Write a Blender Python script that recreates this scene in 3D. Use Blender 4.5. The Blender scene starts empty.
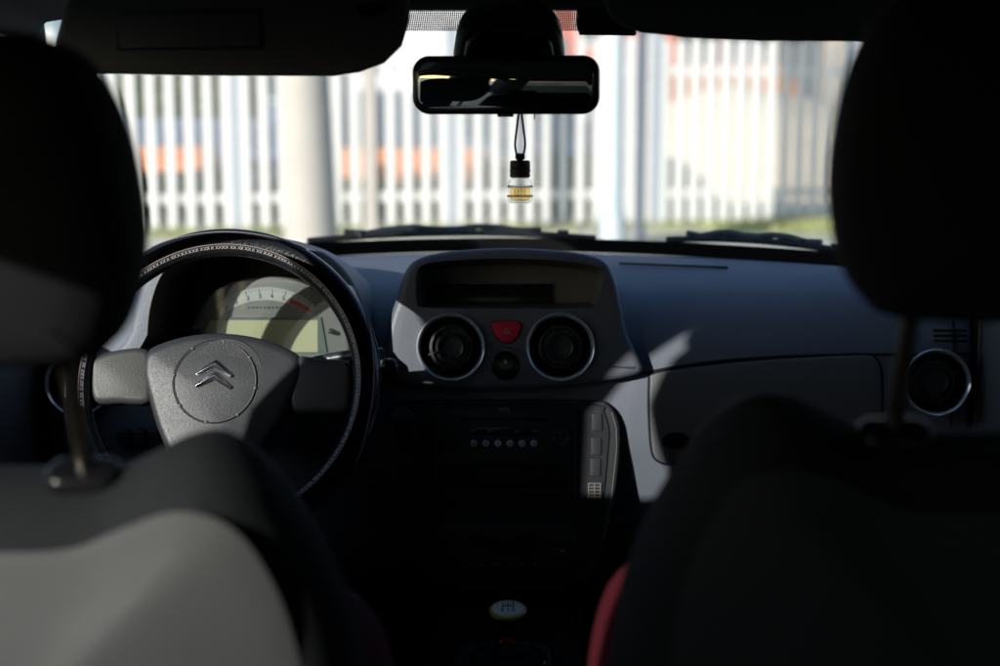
import bpy, bmesh, math, random
from mathutils import Vector, Matrix, noise as mnoise
random.seed(7)
R = math.radians
PI = math.pi
sc = bpy.context.scene
COL = sc.collection

# ------------------------------------------------------------------ camera
FPX = 1389.0
CAM = Vector((0.025, 0.0, 1.20))
PITCH, YAW = R(8.64), R(1.0)
cd = bpy.data.cameras.new('camera')
cam = bpy.data.objects.new('camera', cd); COL.objects.link(cam)
cam.location = CAM
cam.rotation_euler = (PI/2 - PITCH, 0, YAW)
cd.lens = 50.0; cd.sensor_width = 36.0
cd.clip_start = 0.02; cd.clip_end = 3000
cd.dof.use_dof = True
cd.dof.focus_distance = 1.72
cd.dof.aperture_fstop = 2.9
sc.camera = cam
_rot = cam.rotation_euler.to_matrix()

def at(px, py, Y):
    """point at real depth Y (metres ahead) seen at pixel (px,py) of the 1000x666 photograph"""
    d = _rot @ Vector(((px-500)/FPX, (333-py)/FPX, -1.0))
    return CAM + d * ((Y-CAM.y)/d.y)

# ------------------------------------------------------------------ materials
def newmat(name):
    m = bpy.data.materials.new(name); m.use_nodes = True
    nt = m.node_tree
    b = nt.nodes['Principled BSDF']
    return m, nt, b

def mat(name, col, rough=0.5, var=0.12, vscale=6, bump=0.0, bscale=400, metal=0.0, rvar=0.1, coat=0.0, spec=0.5, bdist=0.0006):
    m, nt, b = newmat(name)
    N = nt.nodes; L = nt.links
    tc = N.new('ShaderNodeTexCoord')
    n1 = N.new('ShaderNodeTexNoise'); n1.inputs['Scale'].default_value = vscale; n1.inputs['Detail'].default_value = 5
    L.new(tc.outputs['Object'], n1.inputs['Vector'])
    mix = N.new('ShaderNodeMix'); mix.data_type = 'RGBA'
    a = [max(0, c*(1-var)) for c in col]; c2 = [min(1, c*(1+var)) for c in col]
    mix.inputs[6].default_value = (*a, 1); mix.inputs[7].default_value = (*c2, 1)
    L.new(n1.outputs['Fac'], mix.inputs[0])
    L.new(mix.outputs[2], b.inputs['Base Color'])
    mr = N.new('ShaderNodeMapRange')
    mr.inputs[3].default_value = max(0.02, rough-rvar); mr.inputs[4].default_value = min(1, rough+rvar)
    n2 = N.new('ShaderNodeTexNoise'); n2.inputs['Scale'].default_value = vscale*4; n2.inputs['Detail'].default_value = 6
    L.new(tc.outputs['Object'], n2.inputs['Vector'])
    L.new(n2.outputs['Fac'], mr.inputs[0]); L.new(mr.outputs[0], b.inputs['Roughness'])
    b.inputs['Metallic'].default_value = metal
    b.inputs['Specular IOR Level'].default_value = spec
    b.inputs['Coat Weight'].default_value = coat
    b.inputs['Coat Roughness'].default_value = 0.08
    if bump > 0:
        v = N.new('ShaderNodeTexVoronoi'); v.inputs['Scale'].default_value = bscale
        n3 = N.new('ShaderNodeTexNoise'); n3.inputs['Scale'].default_value = bscale*0.7; n3.inputs['Detail'].default_value = 3
        L.new(tc.outputs['Object'], v.inputs['Vector']); L.new(tc.outputs['Object'], n3.inputs['Vector'])
        ad = N.new('ShaderNodeMath'); ad.operation = 'ADD'
        L.new(v.outputs['Distance'], ad.inputs[0]); L.new(n3.outputs['Fac'], ad.inputs[1])
        bp = N.new('ShaderNodeBump'); bp.inputs['Strength'].default_value = bump; bp.inputs['Distance'].default_value = bdist
        L.new(ad.outputs[0], bp.inputs['Height']); L.new(bp.outputs['Normal'], b.inputs['Normal'])
    return m

M = {}
M['dash'] = mat('dash_plastic', (0.165, 0.179, 0.222), 0.50, bump=0.5, bscale=750)
M['dash_low'] = mat('dash_lower_plastic', (0.150, 0.156, 0.170), 0.52, bump=0.5, bscale=750)
M['pod'] = mat('pod_plastic', (0.120, 0.130, 0.160), 0.42, bump=0.3, bscale=800)
M['stack_rim'] = mat('console_rim_plastic', (0.040, 0.042, 0.046), 0.5, bump=0.3, bscale=600)
M['stack'] = mat('console_plastic', (0.028, 0.030, 0.034), 0.45, bump=0.3, bscale=600)
M['black'] = mat('black_plastic', (0.036, 0.039, 0.045), 0.36, bump=0.2, bscale=500)
M['gloss_black'] = mat('gloss_black_plastic', (0.01, 0.01, 0.012), 0.16, rvar=0.05)
M['rubber'] = mat('black_rubber', (0.012, 0.012, 0.013), 0.7)
M['seam'] = mat('seam_shadow_gap', (0.006, 0.006, 0.007), 0.8)
M['recess'] = mat('recess_plastic', (0.17, 0.168, 0.165), 0.6, bump=0.2)
M['hub'] = mat('hub_plastic', (0.042, 0.043, 0.049), 0.38, bump=0.55, bscale=950, bdist=.0003, var=0.1)
M['spoke'] = mat('spoke_plastic', (0.062, 0.061, 0.060), 0.42, bump=0.5, bscale=900, bdist=.0003)
M['leather'] = mat('black_leather', (0.016, 0.017, 0.022), 0.30, bump=0.5, bscale=260, vscale=14)
M['leather_gloss'] = mat('glossy_black_leather', (0.014, 0.017, 0.028), 0.17, bump=0.15, bscale=200, rvar=0.05)
M['thread'] = mat('pale_thread', (0.62, 0.56, 0.58), 0.6, vscale=300, var=0.25)
M['thread_dim'] = mat('dull_thread', (0.30, 0.24, 0.22), 0.6, vscale=300, var=0.25)
M['emblem'] = mat('satin_chrome', (0.80, 0.78, 0.84), 0.26, metal=1.0, rvar=0.04, var=0.03)
M['chrome'] = mat('chrome', (0.88, 0.91, 0.96), 0.13, metal=0.65, rvar=0.04, var=0.03)
M['chrome_dull'] = mat('worn_metal', (0.17, 0.15, 0.13), 0.32, metal=1.0, var=0.3, vscale=60)
M['ringline'] = mat('pale_ring_plastic', (0.16, 0.155, 0.15), 0.35)
M['cluster'] = mat('cluster_silver', (0.22, 0.22, 0.22), 0.42, bump=0.1, vscale=20)
M['dialwhite'] = mat('dial_face', (0.52, 0.52, 0.51), 0.5, var=0.03)
M['lcd'] = mat('yellow_lcd', (0.56, 0.55, 0.36), 0.35, var=0.03)
M['lcd_green'] = mat('lcd_edge', (0.13, 0.17, 0.16), 0.3)
M['screen'] = mat('dark_screen', (0.018, 0.02, 0.02), 0.14, rvar=0.03)
M['clusterdark'] = mat('cluster_print', (0.03, 0.03, 0.03), 0.5)
M['dialred'] = mat('dial_red', (0.55, 0.06, 0.05), 0.5)
M['hazard'] = mat('hazard_red', (0.75, 0.025, 0.07), 0.33, var=0.08)
M['markwhite'] = mat('white_print', (0.6, 0.6, 0.6), 0.5, var=0.02)
M['markgrey'] = mat('grey_print', (0.40, 0.42, 0.45), 0.5, var=0.02)
M['button'] = mat('pale_button', (0.78, 0.83, 0.95), 0.3, var=0.05)
M['seatfab'] = mat('black_seat_fabric', (0.017, 0.018, 0.020), 0.9, bump=0.8, bscale=700, spec=0.2, var=0.2, vscale=15)
M['seatpanel_shaded'] = mat('shaded_seat_back', (0.035, 0.037, 0.040), 0.75, bump=0.5, bscale=500, spec=0.2, vscale=9)  # copy of the grey panel, darkened to paint in the shade
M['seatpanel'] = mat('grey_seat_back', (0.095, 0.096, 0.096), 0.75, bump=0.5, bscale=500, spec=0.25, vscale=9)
M['redfab'] = mat('red_seat_fabric', (0.07, 0.004, 0.009), 0.85, bump=0.8, bscale=500, spec=0.2)
M['headliner'] = mat('grey_headliner', (0.24, 0.24, 0.225), 0.95, bump=0.5, bscale=500, spec=0.1)
M['visor'] = mat('visor_fabric', (0.24, 0.24, 0.23), 0.9, bump=0.4, bscale=500, spec=0.1)
M['pillar'] = mat('pillar_plastic', (0.13, 0.13, 0.125), 0.7, bump=0.3)
M['carpaint'] = mat('dark_car_paint', (0.02, 0.021, 0.024), 0.3, coat=0.5)
M['carpet'] = mat('carpet', (0.012, 0.012, 0.013), 0.95, bump=0.8, bscale=300, spec=0.1)
M['mirror'] = mat('mirror_glass', (0.40, 0.44, 0.43), 0.02, metal=1.0, rvar=0.01, var=0.02)
M['wood'] = mat('dark_wood_cap', (0.055, 0.035, 0.028), 0.5, bump=0.6, bscale=90, vscale=60, var=0.3)
M['cord'] = mat('dark_red_cord', (0.06, 0.012, 0.018), 0.8)
M['knobwhite'] = mat('ivory_knob', (0.85, 0.83, 0.68), 0.22, var=0.05)
M['knobrim'] = mat('yellow_knob_rim', (0.50, 0.46, 0.08), 0.3)
M['redmetal'] = mat('red_anodised', (0.55, 0.01, 0.012), 0.3, metal=0.3)
M['tag'] = mat('tag_plastic', (0.045, 0.05, 0.062), 0.42, bump=0.1)
# outdoors
M['picket'] = mat('white_painted_concrete', (0.95, 0.935, 0.90), 0.75, var=0.06, vscale=3, bump=0.5, bscale=60, bdist=0.003)
M['post'] = mat('grey_concrete_post', (0.50, 0.54, 0.60), 0.8, var=0.1, vscale=4, bump=0.5, bscale=50, bdist=0.003)
M['slim'] = mat('blue_grey_steel', (0.26, 0.30, 0.36), 0.6)
M['pole'] = mat('beige_concrete_pole', (0.56, 0.52, 0.47), 0.85, var=0.12, vscale=3, bump=0.7, bscale=40, bdist=0.004)
M['lamp'] = mat('galvanised_paint', (0.66, 0.74, 0.78), 0.45, var=0.05, vscale=3)
M['brick'] = mat('red_brick_render', (0.62, 0.24, 0.19), 0.85, var=0.15, vscale=0.8)
M['whitewall'] = mat('white_render', (0.92, 0.90, 0.91), 0.85, var=0.05, vscale=0.5)
M['palewall'] = mat('pale_render', (0.78, 0.82, 0.86), 0.85, var=0.12, vscale=0.6)
M['tanwall'] = mat('tan_render', (0.66, 0.58, 0.48), 0.85, var=0.08, vscale=0.6)
M['redwall'] = mat('rose_render', (0.58, 0.20, 0.22), 0.8, var=0.06, vscale=0.6)
M['winglass'] = mat('window_pane', (0.10, 0.13, 0.17), 0.08, rvar=0.03)
M['frame'] = mat('white_frame', (0.75, 0.75, 0.75), 0.5)
M['tile'] = mat('orange_tile', (0.60, 0.24, 0.10), 0.8, var=0.2, vscale=2, bump=0.6, bscale=9, bdist=0.02)
M['blue'] = mat('blue_steel', (0.13, 0.18, 0.28), 0.5, var=0.1, vscale=2)
M['orange'] = mat('orange_steel', (0.72, 0.27, 0.11), 0.55, var=0.1, vscale=2)
M['navy'] = mat('navy_paint', (0.06, 0.08, 0.14), 0.45)
M['silver'] = mat('silver_blue_paint', (0.38, 0.43, 0.50), 0.25, metal=0.4, coat=0.6)
M['lampglass'] = mat('headlight_glass', (0.85, 0.87, 0.9), 0.06, metal=0.6, rvar=0.02)
M['bark'] = mat('bark', (0.10, 0.075, 0.05), 0.9, bump=0.8, bscale=25, bdist=0.01)
M['sand'] = mat('pale_sand', (0.70, 0.60, 0.46), 0.95, var=0.14, vscale=0.7, bump=0.8, bscale=6, bdist=0.03)

def leafmat(name, c1, c2):
    m, nt, b = newmat(name); N = nt.nodes; L = nt.links
    g = N.new('ShaderNodeNewGeometry')
    rp = N.new('ShaderNodeMix'); rp.data_type = 'RGBA'
    rp.inputs[6].default_value = (*c1, 1); rp.inputs[7].default_value = (*c2, 1)
    L.new(g.outputs['Random Per Island'], rp.inputs[0]); L.new(rp.outputs[2], b.inputs['Base Color'])
    b.inputs['Roughness'].default_value = 0.55
    return m
M['leaf'] = leafmat('leaf_dark', (0.035, 0.06, 0.03), (0.09, 0.13, 0.05))
M['leaf2'] = leafmat('leaf_light', (0.07, 0.11, 0.03), (0.17, 0.21, 0.07))
M['grass'] = leafmat('grass_blades', (0.34, 0.40, 0.14), (0.62, 0.62, 0.30))

def schlick(nt, f0=0.035):
    N = nt.nodes; L = nt.links
    g = N.new('ShaderNodeNewGeometry'); d = N.new('ShaderNodeVectorMath'); d.operation = 'DOT_PRODUCT'
    L.new(g.outputs['Incoming'], d.inputs[0]); L.new(g.outputs['Normal'], d.inputs[1])
    ab = N.new('ShaderNodeMath'); ab.operation = 'ABSOLUTE'; L.new(d.outputs['Value'], ab.inputs[0])
    om = N.new('ShaderNodeMath'); om.operation = 'SUBTRACT'; om.inputs[0].default_value = 1.0; L.new(ab.outputs[0], om.inputs[1])
    pw = N.new('ShaderNodeMath'); pw.operation = 'POWER'; pw.inputs[1].default_value = 5.0; L.new(om.outputs[0], pw.inputs[0])
    ma = N.new('ShaderNodeMath'); ma.operation = 'MULTIPLY_ADD'; ma.inputs[1].default_value = 1-f0; ma.inputs[2].default_value = f0
    L.new(pw.outputs[0], ma.inputs[0])
    return ma
def glassmat(name, tint, gloss=0.06, rough=0.0, dust=0.0):
    m = bpy.data.materials.new(name); m.use_nodes = True
    nt = m.node_tree; N = nt.nodes; L = nt.links
    for n in list(N): N.remove(n)
    out = N.new('ShaderNodeOutputMaterial')
    t = N.new('ShaderNodeBsdfTransparent'); t.inputs[0].default_value = (*tint, 1)
    g = N.new('ShaderNodeBsdfGlossy'); g.inputs['Roughness'].default_value = rough
    fr = schlick(nt)
    mx = N.new('ShaderNodeMixShader')
    L.new(fr.outputs[0], mx.inputs[0]); L.new(t.outputs[0], mx.inputs[1]); L.new(g.outputs[0], mx.inputs[2])
    last = mx
    if dust > 0:
        d = N.new('ShaderNodeBsdfDiffuse'); d.inputs[0].default_value = (0.8, 0.8, 0.8, 1)
        tr = N.new('ShaderNodeBsdfTranslucent'); tr.inputs[0].default_value = (0.8, 0.8, 0.8, 1)
        ms = N.new('ShaderNodeMixShader'); ms.inputs[0].default_value = 0.5
        L.new(d.outputs[0], ms.inputs[1]); L.new(tr.outputs[0], ms.inputs[2])
        tc = N.new('ShaderNodeTexCoord'); nz = N.new('ShaderNodeTexNoise'); nz.inputs['Scale'].default_value = 5
        nz.inputs['Detail'].default_value = 8
        L.new(tc.outputs['Object'], nz.inputs['Vector'])
        mu = N.new('ShaderNodeMath'); mu.operation = 'MULTIPLY'; mu.inputs[1].default_value = dust*2
        L.new(nz.outputs['Fac'], mu.inputs[0])
        m2 = N.new('ShaderNodeMixShader'); L.new(mu.outputs[0], m2.inputs[0])
        L.new(mx.outputs[0], m2.inputs[1]); L.new(ms.outputs[0], m2.inputs[2]); last = m2
    L.new(last.outputs[0], out.inputs[0])
    return m
M['windscreen'] = glassmat('windscreen_glass', (0.985, 0.992, 0.985), dust=0.035)
M['sideglass'] = glassmat('side_window_glass', (0.93, 0.96, 0.94))
M['dimglass'] = glassmat('light_cut_glass', (0.13, 0.145, 0.14))  # dark tint added to cut ambient light from the right and rear
M['bottleglass'] = glassmat('bottle_glass', (0.90, 0.93, 0.93))
M['clearlens'] = glassmat('clear_lens', (0.93, 0.95, 0.94), dust=0.03)
def liquidmat():
    m = bpy.data.materials.new('amber_liquid'); m.use_nodes = True
    nt = m.node_tree; N = nt.nodes; L = nt.links
    for n in list(N): N.remove(n)
    out = N.new('ShaderNodeOutputMaterial')
    t = N.new('ShaderNodeBsdfTransparent'); t.inputs[0].default_value = (0.93, 0.78, 0.50, 1)
    g = N.new('ShaderNodeBsdfGlossy'); g.inputs['Roughness'].default_value = 0.03
    fr = schlick(nt, .03)
    mx = N.new('ShaderNodeMixShader')
    L.new(fr.outputs[0], mx.inputs[0]); L.new(t.outputs[0], mx.inputs[1]); L.new(g.outputs[0], mx.inputs[2])
    L.new(mx.outputs[0], out.inputs[0]); return m
M['liquid'] = liquidmat()
def fritmat():
    m = bpy.data.materials.new('dotted_frit'); m.use_nodes = True
    nt = m.node_tree; N = nt.nodes; L = nt.links
    for n in list(N): N.remove(n)
    out = N.new('ShaderNodeOutputMaterial')
    t = N.new('ShaderNodeBsdfTransparent'); d = N.new('ShaderNodeBsdfDiffuse'); d.inputs[0].default_value = (0.02, 0.02, 0.02, 1)
    tc = N.new('ShaderNodeTexCoord')
    mp = N.new('ShaderNodeMapping'); mp.inputs['Scale'].default_value = (1, 0.5, 1)
    sp = N.new('ShaderNodeSeparateXYZ'); L.new(tc.outputs['Object'], mp.inputs[0]); L.new(tc.outputs['Object'], sp.inputs[0])
    cs = []
    for ax, per in (('X', .0024), ('Z', .0019)):
        mu = N.new('ShaderNodeMath'); mu.operation = 'MULTIPLY'; mu.inputs[1].default_value = 2*PI/per; L.new(sp.outputs[ax], mu.inputs[0])
        co = N.new('ShaderNodeMath'); co.operation = 'COSINE'; L.new(mu.outputs[0], co.inputs[0]); cs.append(co)
    ad = N.new('ShaderNodeMath'); ad.operation = 'ADD'; L.new(cs[0].outputs[0], ad.inputs[0]); L.new(cs[1].outputs[0], ad.inputs[1])
    lt = N.new('ShaderNodeMath'); lt.operation = 'GREATER_THAN'; lt.inputs[1].default_value = -0.45; L.new(ad.outputs[0], lt.inputs[0])
    mx = N.new('ShaderNodeMixShader'); L.new(lt.outputs[0], mx.inputs[0])
    L.new(t.outputs[0], mx.inputs[1]); L.new(d.outputs[0], mx.inputs[2]); L.new(mx.outputs[0], out.inputs[0])
    return m
M['frit'] = fritmat()

# ------------------------------------------------------------------ mesh helpers
def link(name, me, m=None, parent=None):
    o = bpy.data.objects.new(name, me); COL.objects.link(o)
    if m is not None: me.materials.append(m)
    if parent is not None: o.parent = parent
    return o

def finish(name, bm, m, parent=None, smooth=40, bevel=0, seg=2, subsurf=0):
    bmesh.ops.recalc_face_normals(bm, faces=bm.faces)
    me = bpy.data.meshes.new(name); bm.to_mesh(me); bm.free()
    o = link(name, me, m, parent)
    if subsurf:
        s = o.modifiers.new('s', 'SUBSURF'); s.levels = subsurf; s.render_levels = subsurf
    if bevel:
        b = o.modifiers.new('b', 'BEVEL'); b.width = bevel; b.segments = seg; b.limit_method = 'ANGLE'; b.angle_limit = R(35)
        b.harden_normals = False
    if smooth:
        me.polygons.foreach_set('use_smooth', [True]*len(me.polygons))
        me.set_sharp_from_angle(angle=R(smooth if not bevel else 50))
    return o

def tag(o, label=None, cat=None, group=None, kind=None):
    if label: o['label'] = label
    if cat: o['category'] = cat
    if group: o['group'] = group
    if kind: o['kind'] = kind
    return o

def empty(name, loc=(0, 0, 0), rz=0):
    o = bpy.data.objects.new(name, None); COL.objects.link(o); o.location = loc; o.rotation_euler.z = rz
    o.empty_display_size = 0.1
    return o

def frame(origin, tilt=0, roll=0):
    """panel frame: x right, y up along the panel, z towards the rear seats"""
    m = Matrix(((1, 0, 0), (0, math.sin(tilt), -math.cos(tilt)), (0, math.cos(tilt), math.sin(tilt)))).to_4x4()
    return Matrix.Translation(Vector(origin)) @ m @ Matrix.Rotation(roll, 4, 'Z')

def catmull(pts, n=8, closed=False):
    out = []; k = len(pts)
    rng = range(k if closed else k-1)
    for i in rng:
        if closed:
            p0, p1, p2, p3 = (Vector(pts[(i+j) % k]) for j in (-1, 0, 1, 2))
        else:
            p0 = Vector(pts[max(i-1, 0)]); p1 = Vector(pts[i]); p2 = Vector(pts[i+1]); p3 = Vector(pts[min(i+2, k-1)])
        for s in range(n):
            t = s/n
            out.append(0.5*((2*p1)+(p2-p0)*t+(2*p0-5*p1+4*p2-p3)*t*t+(3*p1-p0-3*p2+p3)*t*t*t))
    if not closed: out.append(Vector(pts[-1]))
    return out

def rings(bm, loops, cap0=True, cap1=True, closed=True):
    vs = [[bm.verts.new(p) for p in lp] for lp in loops]
    n = len(loops[0])
    for a, b in zip(vs, vs[1:]):
        for i in range(n if closed else n-1):
            j = (i+1) % n
            bm.faces.new((a[i], a[j], b[j], b[i]))
    if cap0: bm.faces.new(list(reversed(vs[0])))
    if cap1: bm.faces.new(vs[-1])
    return vs

def add_box(bm, c, s, mtx=None):
    r = bmesh.ops.create_cube(bm, size=1.0)
    M4 = Matrix.Translation(Vector(c)) @ Matrix.Diagonal((*s, 1))
    if mtx is not None: M4 = mtx @ M4
    bmesh.ops.transform(bm, matrix=M4, verts=r['verts'])

def box(name, c, s, m, parent=None, bevel=0.004, mtx=None, seg=2):
    bm = bmesh.new(); add_box(bm, c, s, mtx)
    return finish(name, bm, m, parent, bevel=bevel, seg=seg)

def add_tube(bm, pts, r, n=10, closed=False, cap=True, mtx=None):
    pts = [Vector(p) for p in pts]; k = len(pts); loops = []
    up = None
    for i, p in enumerate(pts):
        if closed: t = (pts[(i+1) % k]-pts[i-1]).normalized()
        else: t = (pts[min(i+1, k-1)]-pts[max(i-1, 0)]).normalized()
        if up is None:
            up = Vector((0, 0, 1)) if abs(t.z) < 0.9 else Vector((1, 0, 0))
        sd = t.cross(up)
        if sd.length < 1e-6: sd = t.cross(Vector((1, 0, 0.1)))
        sd.normalize(); up = sd.cross(t).normalized()
        rr = r[i] if isinstance(r, (list, tuple)) else r
        loops.append([p+sd*math.cos(a)*rr+up*math.sin(a)*rr for a in (2*PI*j/n for j in range(n))])
    if mtx is not None: loops = [[mtx @ v for v in lp] for lp in loops]
    if closed: loops.append(loops[0]); rings(bm, loops, False, False); bmesh.ops.remove_doubles(bm, verts=bm.verts, dist=1e-7)
    else: rings(bm, loops, cap, cap)

def tube(name, pts, r, m, parent=None, n=10, closed=False, mtx=None):
    bm = bmesh.new(); add_tube(bm, pts, r, n, closed, True, mtx)
    return finish(name, bm, m, parent, smooth=60)

def add_lathe(bm, prof, mtx, n=48, cap0=False, cap1=False):
    loops = [[mtx @ Vector((r*math.cos(2*PI*j/n), r*math.sin(2*PI*j/n), z)) for j in range(n)] for r, z in prof]
    rings(bm, loops, cap0, cap1)

def lathe(name, prof, mtx, m, parent=None, n=48, cap0=False, cap1=False, smooth=35):
    bm = bmesh.new(); add_lathe(bm, prof, mtx, n, cap0, cap1)
    return finish(name, bm, m, parent, smooth=smooth)

def inset2(poly, d):
    """offset a 2D polygon inward (ccw)"""
    n = len(poly); out = []
    for i in range(n):
        p0, p1, p2 = Vector(poly[i-1][:2]), Vector(poly[i][:2]), Vector(poly[(i+1) % n][:2])
        e1 = (p1-p0).normalized(); e2 = (p2-p1).normalized()
        nn = Vector((-(e1.y+e2.y), e1.x+e2.x))
        if nn.length < 1e-6: nn = Vector((-e1.y, e1.x))
        nn.normalize()
        out.append(p1+nn*d)
    return out

def ccw(poly):
    a = sum(poly[i-1][0]*poly[i][1]-poly[i][0]*poly[i-1][1] for i in range(len(poly)))
    return list(poly) if a > 0 else list(reversed(list(poly)))

def prism(name, poly, z0, z1, mtx, m, parent=None, round_=0.0, seg=3, smooth=40, dome=0.0):
    """2D outline extruded along local z from z0 to z1, front edge (z1) rounded by round_"""
    poly = [Vector(p[:2]) for p in ccw(poly)]
    loops = [[Vector((p.x, p.y, z0)) for p in poly]]
    if round_ > 0:
        for k in range(seg+1):
            a = PI/2*k/seg
            ins = round_*(1-math.cos(a)); zz = z1-round_+round_*math.sin(a)
            loops.append([Vector((p.x, p.y, zz)) for p in inset2(poly, ins)])
    else:
        loops.append([Vector((p.x, p.y, z1)) for p in poly])
    if dome:
        c = sum(poly, Vector((0, 0)))/len(poly)
        last = loops[-1]
        for s in (0.85, 0.6, 0.3):
            loops.append([Vector((c.x+(p.x-c.x)*s, c.y+(p.y-c.y)*s, z1+dome*(1-s*s))) for p in last])
    loops = [[mtx @ v for v in lp] for lp in loops]
    bm = bmesh.new(); rings(bm, loops)
    return finish(name, bm, m, parent, smooth=smooth)

def rrect(w, h, r, n=6, cx=0, cy=0):
    out = []
    for qx, qy, a0 in ((1, 1, 0), (-1, 1, 90), (-1, -1, 180), (1, -1, 270)):
        for k in range(n+1):
            a = R(a0+90*k/n)
            out.append(Vector((cx+qx*(w/2-r)+r*math.cos(a), cy+qy*(h/2-r)+r*math.sin(a))))
    return out

def text(name, s, size, mtx, m, parent, depth=0.0004, align='CENTER'):
    cu = bpy.data.curves.new(name, 'FONT'); cu.body = s; cu.size = size; cu.extrude = depth
    cu.align_x = align; cu.align_y = 'CENTER'; cu.resolution_u = 4
    tmp = bpy.data.objects.new('tmp', cu); COL.objects.link(tmp)
    dg = bpy.context.evaluated_depsgraph_get(); dg.update()
    me = bpy.data.meshes.new_from_object(tmp.evaluated_get(dg))
    bpy.data.objects.remove(tmp); me.transform(mtx)
    me.materials.clear()
    return link(name, me, m, parent)

SOLVER = 'MANIFOLD'
def boolean(o, cutters):
    for c in cutters:
        md = o.modifiers.new('cut', 'BOOLEAN'); md.operation = 'DIFFERENCE'; md.solver = SOLVER; md.object = c
    dg = bpy.context.evaluated_depsgraph_get(); dg.update()
    me = bpy.data.meshes.new_from_object(o.evaluated_get(dg))
    o.modifiers.clear(); old = o.data; o.data = me
    for c in cutters: bpy.data.objects.remove(c)
    me.polygons.foreach_set('use_smooth', [True]*len(me.polygons))
    me.set_sharp_from_angle(angle=R(32))
    return o

def px2(pts, Y, fr):
    """photo outline -> coordinates in the panel frame fr whose plane is near depth Y"""
    inv = fr.inverted(); out = []
    o = fr @ Vector((0, 0, 0)); nrm = fr.to_3x3() @ Vector((0, 0, 1))
    for px, py in pts:
        d = _rot @ Vector(((px-500)/FPX, (333-py)/FPX, -1.0))
        t = (o-CAM).dot(nrm)/d.dot(nrm)
        v = inv @ (CAM+d*t); out.append(Vector((v.x, v.y)))
    return out

# ================================================================== THE CAR
# --------------------------------------------------------------- body shell
car = empty('car_body', (0, 0, 0))
tag(car, 'dark interior shell of the car around the cabin, with grey headliner, pillars, doors and windows', 'car')

def side_part(name, poly, x, th, m, parent=car, bevel=0.006):
    """outline in (Y,z) extruded in x"""
    bm = bmesh.new()
    lo = [[Vector((x, p[0], p[1])) for p in poly], [Vector((x+th, p[0], p[1])) for p in poly]]
    rings(bm, lo)
    return finish(name, bm, m, parent, bevel=bevel)

def yb(x): return 2.46-1.05*x*x      # base of the windscreen
def yt(x): return 1.79-0.22*x*x      # top of the windscreen

# windscreen glass
bm = bmesh.new(); NU, NV = 32, 16; g = []
for j in range(NV+1):
    v = j/NV; row = []
    for i in range(NU+1):
        u = -1+2*i/NU; xb, xt = u*0.665, u*0.575
        a = Vector((xb, yb(xb), 0.975)); b = Vector((xt, yt(xt), 1.352))
        p = a.lerp(b, v); p.y += 0.02*math.sin(PI*v); p.z += 0.012*math.sin(PI*v)
        row.append(bm.verts.new(p))
    g.append(row)
for j in range(NV):
    for i in range(NU): bm.faces.new((g[j][i], g[j][i+1], g[j+1][i+1], g[j+1][i]))
finish('windscreen', bm, M['windscreen'], car)
# dotted frit band on the inside of the top edge
bm = bmesh.new(); g = []
for j in range(5):
    row = []
    for i in range(41):
        x = -0.20+0.40*i/40
        dip = 0.095
        v = 1.0-(dip*j/4)*(1.0 if abs(x) < 0.3 else 0.6)
        a = Vector((x, yb(x), 0.975)); b = Vector((x, yt(x), 1.352))
        p = a.lerp(b, v); p.y += 0.02*math.sin(PI*v)-0.002; p.z += 0.012*math.sin(PI*v)-0.002
        row.append(bm.verts.new(p))
    g.append(row)
for j in range(4):
    for i in range(40): bm.faces.new((g[j][i], g[j][i+1], g[j+1][i+1], g[j+1][i]))
o = finish('frit_band', bm, M['frit'], car)

# roof / headliner: lofted over Y
bm = bmesh.new(); loops = []
for (Y, zc, hw) in ((-1.05, 1.36, .68), (-0.6, 1.41, .68), (0.2, 1.435, .62), (1.0, 1.425, .575), (1.5, 1.40, .575), (1.72, 1.365, .575), (1.80, 1.347, .575)):
    lp = []
    for i in range(25):
        u = -1+2*i/24; x = u*(hw+0.03)
        lp.append(Vector((x, Y-(0.22*x*x if Y > 1.4 else 0), zc-0.035*u**4)))
    for i in range(25):
        u = 1-2*i/24; x = u*(hw+0.03)
        lp.append(Vector((x, Y-(0.22*x*x if Y > 1.4 else 0), zc+0.035-0.035*u**4)))
    loops.append(lp)
rings(bm, loops); finish('headliner', bm, M['headliner'], car)
# header rail above the mirror
bm = bmesh.new()
pts = [Vector((x, yt(x)-0.018, 1.347)) for x in [-.56+1.12*i/24 for i in range(25)]]
add_tube(bm, pts, 0.010, 10); finish('header_rail', bm, M['headliner'], car)
# overhead console
prism('overhead_console', rrect(0.17, 0.12, 0.02), 0, 0.02, Matrix.Translation((0.0, 1.60, 1.392)) @ Matrix.Rotation(PI, 4, 'X'), M['headliner'], car, round_=0.008)

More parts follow.
